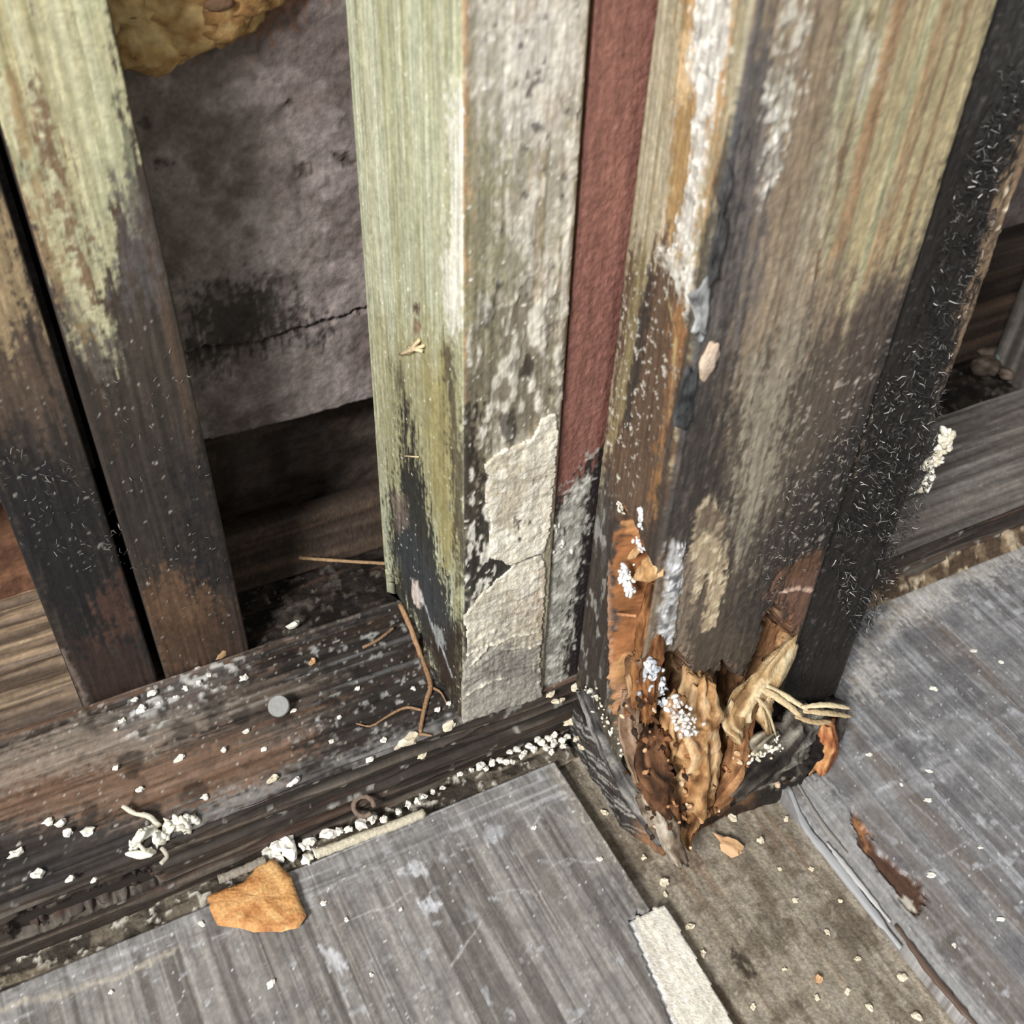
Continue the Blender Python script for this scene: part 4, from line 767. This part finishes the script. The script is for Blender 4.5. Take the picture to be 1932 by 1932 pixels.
# pale resin drop
r0 = Y(1338, 681, -39.5)
lump_obj('resin_drop', r0, (3.6, 1.2, 7.2), CHALK, [(196, 168, 140), (222, 198, 174)], post, sub=3, seed=4, amp=.45, rot=(0, .12, 0), rough=.5)
def tuft(name, pts, size, count, cols, parent, seed, spread=1.0, sub=1, label=None, cat=None, group=None, elong=2.2):
    rg = random.Random(seed); VV = []; FF = []; CC = []; k = 0
    for q in range(count):
        c = pts[rg.randrange(len(pts))] + np.array([rg.gauss(0, 1), rg.gauss(0, .5), rg.gauss(0, 1)]) * spread; z = size * rg.uniform(.5, 1.1)
        V, F, _ = lump(c, (z * rg.uniform(.6, elong), z * .8, z * rg.uniform(.6, 1.2)), sub, seed + q, .35, 1.6, (rg.uniform(0, 3), rg.uniform(0, 3), rg.uniform(0, 3)))
        VV.append(V); FF.append(F + k); k += len(V); CC.append(np.tile(lin(rg.choice(cols)), (len(V), 1)))
    o = mesh_obj(name, np.vstack(VV), np.vstack(FF), CHALK, parent, col=np.vstack(CC), rough=np.full(k, .9))
    if label: tag(o, label, cat, group)
    return o
WH = [(236, 236, 236), (216, 220, 226), (244, 244, 242)]; CREAM = [(232, 226, 206), (216, 206, 180), (240, 236, 222)]
def seg(a, b, n, fn): return [fn(a[0] + (b[0] - a[0]) * t, a[1] + (b[1] - a[1]) * t) for t in np.linspace(0, 1, n)]
tuft('mold_tuft', seg((1178, 1075), (1188, 1115), 6, LF), 1.2, 46, WH, post, 1, 1.3, sub=2)
tuft('mold_tuft', seg((1168, 952), (1172, 965), 4, LF), .8, 16, CREAM, post, 2, .8, sub=2)
tuft('mold_tuft', seg((1208, 958), (1212, 990), 5, LF) + seg((1198, 1010), (1212, 1038), 5, LF), .9, 34, WH, post, 3, .7, sub=2)
tuft('mold_tuft', seg((1225, 1260), (1240, 1320), 8, lambda x, y: Y(x, y, -44)), 1.3, 80, [(206, 212, 222), (226, 228, 234), (180, 190, 204)], stub, 4, 2.2, sub=2)
tuft('mold_tuft', seg((1275, 1325), (1300, 1385), 8, lambda x, y: Y(x, y, -58.5)), 1.2, 80, [(236, 232, 226), (222, 206, 194), (246, 244, 240)], stub, 5, 2.2, sub=2)
tuft('mold_tuft', seg((1108, 1290), (1180, 1420), 10, lambda x, y: on(x, y, 0, 10.)), .9, 40, CREAM, stub, 6, 1.6, sub=1)
tuft('mold_tuft', seg((1170, 1405), (1260, 1600), 12, lambda x, y: on(x, y, 0, 17.)), .9, 60, [(206, 200, 186), (180, 168, 148), (226, 220, 206)], stub, 7, 2.2, sub=1)
tuft('mold_tuft', seg((1410, 1440), (1470, 1400), 8, lambda x, y: Y(x, y, -66)), 1.0, 40, CREAM, stub, 8, 2.4, sub=1)
tuft('mold_tuft', [Y(x, y, 15) for x, y in ((1042, 992), (1048, 996), (1060, 1003), (1044, 1040), (1052, 1036), (1060, 1028), (1080, 1040))], 1.0, 26, [(206, 204, 198), (230, 228, 222), (150, 146, 140)], red, 31, .7, sub=2)
for k, (q, cl) in enumerate((([(1340, 470), (1362, 400), (1374, 420), (1354, 520), (1335, 540)], [(50, 49, 49), (84, 83, 84)]), ([(1298, 560), (1335, 528), (1342, 580), (1327, 640), (1305, 625), (1312, 600)], [(96, 97, 98), (196, 198, 198)]), ([(1268, 795), (1298, 690), (1322, 700), (1302, 790), (1285, 815)], [(44, 45, 47), (96, 99, 101)]), ([(1352, 380), (1378, 300), (1386, 330), (1368, 400)], [(50, 49, 49), (80, 79, 80)]))):
    patch('peeling_flake', [Y(x, y, -40.2) for x, y in q], 1.0, cl, post, seed=50 + k, bend=1.8, rough=.6, rag=.6)
o = tuft('mold_growth', seg((1788, 822), (1776, 850), 4, lambda x, y: Y(x, y, -36)) + seg((1770, 866), (1752, 880), 3, lambda x, y: Y(x, y, -36)) + seg((1756, 890), (1750, 915), 3, lambda x, y: Y(x, y, -35)), 1.8, 60, CREAM, sD, 9, 1.4, sub=2); o['label'] = 'cream knobbly mold growth on the edge'
# furry black mold with pale hairs
def hairs(name, fn, count, lmin, lmax, wid, cols, parent, seed, out, label=None):
    rg = np.random.RandomState(seed); V = []; F = []; C = []; k = 0
    LCs = [lin(c) for c in cols]
    while k < count:
        b = fn(rg)
        if b is None: continue
        L = rg.uniform(lmin, lmax); d = np.array(out) * rg.uniform(.25, 1) + rg.normal(0, .6, 3); d /= np.linalg.norm(d); e = d + rg.normal(0, .7, 3); e /= np.linalg.norm(e)
        s = np.cross(d, rg.normal(0, 1, 3)); s /= np.linalg.norm(s); w = wid * rg.uniform(.6, 1.3); n = len(V)
        m = b + d * L * .55; t = m + e * L * .45
        V += [b - s * w, b + s * w, m - s * w * .8, m + s * w * .8, t]; F += [(n, n + 1, n + 3), (n, n + 3, n + 2), (n + 2, n + 3, n + 4)]; C += [LCs[rg.randint(len(LCs))]] * 5; k += 1
    o = mesh_obj(name, V, np.array(F), FUZZ, parent, col=np.array(C), rough=np.full(len(V), .9)); o['kind'] = 'stuff'
    if label: o['label'] = label
    return o
FD = Face([0, -37, 0], XF, ZF)
BAND = FD.px([(1885, 120), (1945, 120), (1885, 350), (1852, 470), (1815, 600), (1782, 720), (1760, 820), (1755, 900), (1690, 1080), (1640, 1190), (1600, 1200), (1560, 1050), (1590, 950), (1640, 800), (1700, 660), (1750, 520), (1800, 350), (1830, 250)])
def in_poly(poly, y, power=1):
    lo = poly.min(0); hi = poly.max(0)
    def fn(rg):
        q = lo + (hi - lo) * rg.rand(2)
        if sdpoly(q[None, :], poly)[0] < .5 * rg.rand() or fbm(q[:1] * .12, q[1:] * .12, 77, 2)[0] < .36: return None
        return np.array([q[0], y, q[1]])
    return fn
hairs('mold_fuzz', in_poly(BAND, -38), 2600, 1.5, 4, .22, [(26, 25, 25), (44, 43, 43), (64, 62, 62)], sD, 1, (0, -1, .2), 'furry black mold')
hairs('mold_hairs', in_poly(BAND, -38.6), 900, 1.5, 4.5, .14, [(150, 148, 146), (206, 204, 200), (110, 108, 106), (84, 82, 82)], sD, 2, (0, -.6, .25), 'pale mold hairs')
FPL = Face([0, -39.5, 0], XF, ZF); LOWB = FPL.px([(1460, 900), (1560, 760), (1700, 700), (1640, 830), (1580, 960), (1520, 1080), (1430, 1150), (1420, 1060)])
hairs('mold_hairs', in_poly(LOWB, -39.5), 420, 1.0, 2.6, .12, [(150, 144, 138), (190, 180, 168), (96, 92, 88)], post, 3, (0, -.6, .2))
FA = Face([0, 97, 0], XF, ZF); LSB = FA.px([(-40, 820), (200, 880), (260, 1080), (120, 1080), (-40, 1000)]); LSC = FA.px([(150, 640), (340, 640), (440, 1150), (300, 1180)])
hairs('mold_hairs', in_poly(LSB, 97.4), 160, 1.5, 5, .13, [(150, 146, 140), (110, 108, 104)], sA, 4, (.2, -.4, .1))
hairs('mold_hairs', in_poly(LSC, 96.6), 110, 1.0, 3, .12, [(150, 146, 140), (120, 116, 110)], sB, 5, (.2, -.4, .1))

# ------------------------------------------------------------------ yellow foam on the masonry
fo = empty('expanding_foam', Y(330, 96, 144), 'dirty yellow expanding foam lump stuck on the masonry above the crack', 'foam')
FOAM = [(84, 52, 20), (150, 104, 44), (182, 144, 80), (200, 168, 106)]
for k, (x, y, a, b) in enumerate(((275, 55, 17, 14), (330, 25, 20, 15), (255, 10, 22, 18), (395, 5, 20, 14), (450, -25, 18, 11), (320, -45, 34, 24), (245, 78, 9, 6))):
    lump_obj('foam_lobe', Y(x, y, 141), (a, 9, b), GRIT, FOAM, fo, sub=4, seed=20 + k, amp=.25, fs=2.4, rough=.75, cf=.3, rug=1.3)
for k, (x, y) in enumerate(((412, 8), (258, 30))): lump_obj('foam_blister', Y(x, y, 132.5), ((5.5, 1.2, 2.4), (3.5, .8, 1.0))[k], GRIT, [(112, 82, 58), (136, 102, 72)], fo, sub=2, seed=k, amp=.2)

# ------------------------------------------------------------------ dirt in the gap between plate and planks
def p_gap(F, P):
    p = Paint(F, P, (104, 94, 80), .85, grain=0); p.speck((50, 43, 37), .09, .46, .6, .85); p.speck((196, 190, 176), .3, .62, .7, .8, d=1.0); p.streak((150, 136, 112), .3, .02, .56, .68, .6)
    p.relief(3.0, .12, .05); p.relief(1.0, .4, .3); return p
gd = sheet('gap_dirt', Face([0, 0, -4], XF, YF), steps((-1500, -420, 60), (-420, -270, 4), (-270, 12, .8)), steps((-.5, 15, .7)), p_gap, ROT); tag(gd, 'crumbly dirt packed in the gap between sole plate and grey plank', 'dirt', kind='stuff')
def p_gap2(F, P):
    p = Paint(F, P, (130, 108, 80), .85, grain=0); p.speck((70, 54, 40), .1, .48, .6, .85, d=-1); p.speck((196, 176, 144), .2, .6, .7, .7, d=1.2); p.relief(3, .1, .06); p.relief(1.2, .35, .3); return p
gd = sheet('gap_dirt', Face([0, 0, 6], XF, [.035, 1, .75]), steps((139, 360, 1.0)), steps((6, 30, .8)), p_gap2, ROT); tag(gd, 'brown crumbly dirt along the sole plate beyond the furry stud', 'dirt', kind='stuff')

# ------------------------------------------------------------------ loose things
o = patch('wood_chip', [on(x, y, 2, 3.2) for x, y in ((392, 1690), (460, 1665), (490, 1628), (515, 1622), (548, 1650), (562, 1690), (578, 1728), (560, 1752), (500, 1758), (410, 1745), (396, 1715))], 3.0, [(184, 112, 40), (218, 152, 70), (236, 180, 100)], None, seed=5, bend=1.4, n=(0, 0, 1), rough=.6, rag=.07)
tag(o, 'orange heart shaped wood chip lying on the grey plank', 'wood chip')
o = tuft('mold_clump', [on(x, y, 2, 39.5) for x, y in ((245, 1598), (262, 1590), (270, 1575), (290, 1568), (300, 1585), (318, 1560), (335, 1552), (355, 1545), (275, 1605), (310, 1575), (345, 1560))], 1.7, 80, [(240, 238, 222), (230, 226, 206), (244, 244, 236)], None, 11, 1.1, sub=2, elong=3.4)
V, Fc = tube(spline([on(x, y, 2, 41) for x, y in ((300, 1558), (280, 1540), (256, 1535), (232, 1521))], 16), 1.2, 7, taper=[1, 1, .8, .9], wob=.3)
mesh_obj('mold_strand', V, Fc, CHALK, o, col=np.tile(lin((216, 210, 190)), (len(V), 1)), rough=np.full(len(V), .9))
V, Fc = tube(spline([on(x, y, 2, 39.5) for x, y in ((305, 1600), (315, 1615), (303, 1630))], 10), .9, 7, wob=.3); mesh_obj('mold_strand', V, Fc, CHALK, o, col=np.tile(lin((196, 188, 170)), (len(V), 1)), rough=np.full(len(V), .9))
tag(o, 'bright white lacy mold clump on the front edge of the sole plate', 'mold')
def thread(name, pts, rad, col, label, cat, group=None, taper=None, up=(0, 0, 1)):
    V, Fc = tube(spline(pts, 30), rad, 7, taper=taper, up=up, wob=.25); o = mesh_obj(name, V, Fc, ROT, None, col=np.tile(lin(col), (len(V), 1)), rough=np.full(len(V), .7)); return tag(o, label, cat, group)
def side(px, py, dx=-1.2):
    q = on(px, py, 0, -42 + dx); return on(px, py, 0, -42 + dx - .016 * max(0, q[2] - 38))
rt = thread('rootlet', [side(755, 1140), side(775, 1185), side(795, 1240), on(812, 1290, 2, 40), on(805, 1320, 2, 39.5), on(798, 1350, 2, 39.2), on(792, 1385, 2, 39.2)], 1.3, (170, 128, 84), 'tan branching rootlet clinging to the foot of the pale green stud', 'root', taper=[1, 1, .9, .9, .8, .7])
for pts in ([(808, 1295), (830, 1305), (842, 1325)], [(796, 1340), (765, 1335), (730, 1352), (700, 1370), (672, 1365)], [(795, 1385), (770, 1386)], [(795, 1385), (815, 1388)]):
    V, Fc = tube(spline([on(x, y, 2, 39.4) for x, y in pts], 14), .75, 6, taper=[1, .9, .7, .5], wob=.3); mesh_obj('root_branch', V, Fc, ROT, rt, col=np.tile(lin((160, 122, 84)), (len(V), 1)), rough=np.full(len(V), .7))
thread('straw', [on(555, 1052, 2, 41), on(640, 1058, 2, 43), on(744, 1064, 2, 44)], .9, (168, 132, 90), 'long tan straw lying across the black cavity dirt', 'straw')
thread('straw', [on(620, 1040, 2, 38), on(660, 1020, 2, 40), on(700, 1000, 2, 41)], .6, (120, 96, 66), 'short thin straw poking from the black cavity dirt', 'straw')
thread('straw', [on(684, 1222, 2, 39), on(712, 1208, 2, 39.5), on(742, 1185, 2, 39.3)], .8, (150, 116, 84), 'bent brown straw on the sole plate near the rootlet', 'straw')
thread('wood_strip', [on(596, 1612, 2, 3), on(660, 1588, 2, 3.2), on(730, 1562, 2, 3), on(800, 1534, 2, 3)], 2.3, (206, 196, 170), 'long cream wood strip along the edge of the grey plank', 'wood strip')
thread('wood_strip', [on(412, 1660, 2, 3.5), on(450, 1645, 2, 3.8), on(500, 1622, 2, 3.5)], 2.1, (150, 140, 126), 'short grey wood strip in the gap by the orange wood chip', 'wood strip')
# curled ring shaving
c0 = on(686, 1521, 2, 8); t = np.linspace(0, 5.6, 22); d1 = np.array([.87, -.49, 0]); d2 = np.array([.28, .5, .82])
thread('wood_curl', [c0 + (d1 * math.cos(a) + d2 * math.sin(a)) * 4.6 for a in t], 1.2, (128, 108, 92), 'small brown ring shaped wood curl among white crumbs in the gap', 'shaving', up=(.4, -.7, .55))
for k, (a, b) in enumerate((((757, 668), (800, 652)), ((772, 655), (798, 662)), ((770, 668), (792, 640)), ((762, 860), (790, 862)))):
    V, Fc = tube(spline([side(*a, -.6), side((a[0] + b[0]) / 2, (a[1] + b[1]) / 2, -2.2), side(*b, -.8)], 8), 1.15 if k < 3 else .5, 6, .6, wob=.3); mesh_obj('shaving', V, Fc, ROT, sC, col=np.tile(lin((226, 204, 156)), (len(V), 1)), rough=np.full(len(V), .7))

# crumbs: shared shapes, each one its own object
CRM = {}
def crumb_mesh(kind, v):
    key = (kind, v)
    if key not in CRM:
        cols = {'white': [(236, 232, 220), (246, 244, 236)], 'cream': [(216, 204, 178), (236, 226, 204)], 'tan': [(190, 146, 104), (224, 186, 146)], 'grey': [(128, 126, 124), (170, 168, 164)], 'dark': [(40, 35, 32), (70, 62, 56)]}[kind]
        V, F, n = lump((0, 0, 0), (1, 1, 1), 2, 60 + v, .95, 1.9); t = np.clip(n * 2.5 + .5, 0, 1)[:, None]
        me = bpy.data.meshes.new('crumb'); me.from_pydata((V / 1000).tolist(), [], F.tolist()); at = me.color_attributes.new('Col', 'FLOAT_COLOR', 'POINT'); c = lin(cols[0]) * (1 - t) + lin(cols[1]) * t
        at.data.foreach_set('color', np.column_stack([c, np.full(len(V), .85)]).astype(np.float32).ravel()); me.materials.append(CHALK); CRM[key] = me
    return CRM[key]
cr_ = random.Random(5)
def crumb(px, py, size, z, kind, label, cat, group, name='crumb', el=1.0, ang=None, flat=.7):
    r = size / 3.9 / 2; o = bpy.data.objects.new(name, crumb_mesh(kind, cr_.randrange(9))); COL.objects.link(o)
    p = on(px, py, 2, z); o.location = Vector((p[0] / 1000, p[1] / 1000, (z + r * flat * .75) / 1000)); w = 1 / math.sqrt(el)
    o.scale = (r * el * w, r * w, r * flat); o.rotation_euler = (cr_.uniform(-.2, .2), cr_.uniform(-.2, .2), cr_.uniform(0, 6.3) if ang is None else ang); return tag(o, label, cat, group)
def near(x, y, s, e, what, marks):
    m = min(marks, key=lambda q: (q[0] - x) ** 2 + (q[1] - y) ** 2)[2]
    return ('long ' if e >= 1.7 else '') + ('large ' if s >= 15 else 'tiny ' if s <= 10 else 'small ') + what + ' ' + m
M1 = ((525, 1332, 'beside the nail'), (300, 1575, 'beside the lacy mold clump'), (250, 1330, 'at the foot of the blackened stud'), (420, 1270, 'at the foot of the ragged green topped stud'), (800, 1340, 'under the tan rootlet'), (120, 1600, 'on the blackened front of the plate'), (556, 1183, 'in the black cavity'), (560, 1478, 'by the plate edge above the ring curl'), (330, 1450, 'on its bare brown grain'))
M2 = ((530, 1610, 'touching the orange wood chip'), (640, 1572, 'above the cream wood strip'), (686, 1535, 'under the brown ring curl'), (790, 1510, 'past the end of the cream wood strip'), (930, 1445, 'in the row towards the plank corner'), (1046, 1400, 'heaped at the plank corner'))
M4 = ((1377, 1600, 'beside the seed shaped chip'), (1310, 1790, 'beside the pale bare core strip'), (1620, 1780, 'along the split plank edge'), (1250, 1650, 'at the tip of the rotted foot'), (1150, 1530, 'beside the plank corner'), (1500, 1700, 'in the open middle'), (1440, 1870, 'in the open stretch by the dark dent'))
M5 = ((1680, 1620, 'beside the brown gouge'), (1640, 1300, 'by the furry stud'), (1785, 1785, 'beside the dark round stain'), (1860, 1260, 'near the pale back edge'), (1740, 1480, 'above the brown gouge'))
M6 = ((500, 1760, 'just in front of the orange chip'), (1050, 1580, 'near the plank corner'), (700, 1740, 'among the white scuffs'), (210, 1872, 'by the long pale scratch'))
G1 = ('white crumb lying on the dark sole plate', 'crumb', 'white crumbs on the sole plate')
for x, y, s, e in ((31, 1612, 16, 1.8), (92, 1552, 13, 1.5), (118, 1556, 18, 1.6), (128, 1574, 15, 1.3), (168, 1572, 18, 1.8), (73, 1652, 15, 1.2), (133, 1660, 12, 1.4), (178, 1662, 9, 1.3), (218, 1450, 10, 1.3), (265, 1492, 10, 1.2), (340, 1433, 15, 1.8), (424, 1417, 13, 1.1), (467, 1382, 13, 2), (556, 1183, 22, 2.6), (460, 1281, 13, 1.3), (268, 1341, 17, 1.1), (215, 1290, 11, 1.8), (375, 1290, 10, 1.2), (846, 1328, 9, 1), (825, 1340, 10, 1.2), (725, 1399, 10, 1), (626, 1400, 9, 1.5), (556, 1342, 8, 1.6), (674, 1300, 9, 1.2), (560, 1475, 15, 2), (548, 1481, 10, 2), (387, 1505, 10, 1.3), (500, 1415, 8, 1.1), (640, 1355, 8, 1.4), (700, 1435, 10, 1.3), (780, 1300, 8, 1), (230, 1362, 10, 1.5), (300, 1330, 9, 1.2), (330, 1318, 10, 1.4), (350, 1300, 9, 1), (290, 1310, 12, 1.3), (395, 1275, 9, 1.2), (255, 1322, 9, 1.4), (220, 1378, 9, 1.3)):
    crumb(x, y, s, 38.2, 'white', near(x, y, s, e, 'white crumb on the sole plate', M1), *G1[1:], el=e, ang=.15)
for x, y, s in ((516, 1472, 16), (846, 1374, 20), (774, 1400, 24), (796, 1428, 12), (752, 1410, 12), (1038, 1312, 13)): crumb(x, y, s, 38.2, 'cream', near(x, y, s, 1, 'cream flake on the sole plate edge', ((516, 1472, 'above the ring curl'), (846, 1374, 'at the corner of the pale green stud'), (770, 1402, 'below the tan rootlet'), (796, 1428, 'over the row of crumbs'), (1038, 1312, 'under the red brown strip'))), 'flake', 'cream flakes on the plate edge', name='flake', el=2.0, ang=.2)
crumb(430, 1224, 30, 38.5, 'tan', 'tan sliver by the foot of the stud with ragged green top', 'wood sliver', None, name='wood_sliver', el=3.0, ang=.55)
crumb(590, 1251, 14, 38.3, 'tan', 'small tan crumb on the sole plate behind the nail', 'crumb', None, el=1.6, ang=.4)
G2 = ('white crumb in the gap between sole plate and grey plank', 'crumb', 'white crumbs in the gap')
for x, y, s in ((505, 1612, 20), (522, 1600, 24), (538, 1592, 26), (545, 1612, 26), (526, 1622, 16), (575, 1600, 18), (587, 1592, 17), (580, 1622, 18), (600, 1610, 16), (622, 1578, 20), (640, 1572, 15), (658, 1566, 14), (681, 1556, 20), (703, 1546, 18), (722, 1548, 14), (752, 1534, 12), (770, 1520, 12), (788, 1512, 14), (800, 1505, 12), (817, 1496, 13), (835, 1488, 10),
                (904, 1447, 14), (916, 1452, 11), (929, 1441, 13), (944, 1436, 12), (955, 1440, 12), (962, 1421, 12), (976, 1415, 12), (984, 1428, 11), (998, 1408, 12), (1009, 1414, 11), (1020, 1402, 14), (1034, 1394, 13), (1046, 1389, 14), (1060, 1398, 14), (1070, 1392, 12), (966, 1440, 11), (990, 1422, 10), (1030, 1412, 12), (1046, 1404, 14), (1062, 1410, 11), (889, 1455, 10), (870, 1462, 9), (1012, 1396, 10), (1040, 1420, 10)):
    crumb(x, y, s, 0.5, 'white', near(x, y, s, 1, 'white crumb in the floor gap', M2), *G2[1:], el=1.2)
G3 = ('cream crumb in the corner between red brown strip and the rotted post', 'crumb', 'cream crumbs in the corner')
for x, y, s in ((1085, 1300, 18), (1064, 1344, 24), (1075, 1364, 20), (1096, 1413, 14), (1048, 1326, 13), (1100, 1290, 12), (1060, 1322, 10), (1086, 1395, 10)): crumb(x, y, s, 33 if y < 1335 else 6, 'cream', *G3, el=1.4)
G4 = ('pale crumb on the dirty brown subfloor strip', 'crumb', 'crumbs on the subfloor')
for x, y, s in ((1381, 1545, 13), (1435, 1587, 13), (1482, 1547, 11), (1252, 1667, 16), (1301, 1750, 14), (1326, 1801, 13), (1616, 1810, 11), (1540, 1884, 10), (1699, 1844, 16), (1728, 1917, 12), (1640, 1900, 10), (1500, 1700, 9), (1470, 1640, 9), (1560, 1760, 9), (1600, 1870, 9), (1420, 1900, 9), (1480, 1830, 8), (1180, 1560, 10), (1150, 1500, 9), (1140, 1535, 12), (1215, 1620, 10), (1340, 1870, 9), (1255, 1690, 10), (1585, 1700, 8), (1530, 1640, 8)): crumb(x, y, s, -8.8, 'cream', near(x, y, s, 1, 'pale crumb on the bare subfloor', M4), *G4[1:], el=1.3)
crumb(1377, 1600, 34, -8.8, 'tan', 'tan seed shaped chip on the subfloor in front of the rotted foot', 'chip', None, name='wood_chip', el=2.2, ang=-.95)
crumb(1544, 1848, 18, -8.8, 'tan', 'round tan crumb far out on the bare subfloor', 'crumb', None, el=1.2)
G5 = ('white speck of grit on the grey scratched plank with the gouge', 'grit', 'grit on the gouged plank')
for x, y, s in ((1756, 1651, 12), (1762, 1300, 14), (1836, 1229, 12), (1800, 1783, 9), (1888, 1250, 10), (1753, 1456, 10), (1750, 1510, 10), (1890, 1736, 9), (1640, 1425, 9), (1850, 1600, 9), (1700, 1480, 9)): crumb(x, y, s, .2, 'white', near(x, y, s, 1, 'white grit on the gouged plank', M5), *G5[1:], el=1.5, flat=.4)
G6 = ('white speck of grit on the grey plank near the orange chip', 'grit', 'grit on the left plank')
for x, y, s in ((510, 1857, 12), (380, 1742, 9), (653, 1736, 9), (757, 1716, 9), (1130, 1620, 11), (1007, 1562, 9), (610, 1705, 9), (210, 1872, 8), (700, 1840, 8)): crumb(x, y, s, .2, 'white', near(x, y, s, 1, 'white grit on the grey plank', M6), *G6[1:], el=1.3, flat=.4)
# debris beyond the furry stud
lump_obj('pebble', on(1893, 672, 2, 42), (6, 6, 6), GRIT, [(70, 84, 76), (132, 160, 146)], None, sub=3, seed=9, amp=.15, rough=.35); tag(bpy.data.objects['pebble'], 'greenish pebble on the dark dirt beyond the furry black stud', 'pebble')
for k, (x, y, a) in enumerate(((1862, 692, 11), (1926, 672, 12), (1905, 705, 8), (1868, 664, 8), (1935, 705, 9))):
    o = lump_obj('dirt_clod', on(x, y, 2, 38), (a, a * .8, a * .45), ROT, [(46, 38, 32), (90, 76, 64), (140, 122, 106)], None, sub=3, seed=30 + k, amp=.3); tag(o, 'brown dirt clod on the dark dirt beyond the furry black stud', 'clod', 'dirt clods beyond the stud')
# drop helper properties
for o in bpy.data.objects:
    if '_o' in o: del o['_o']
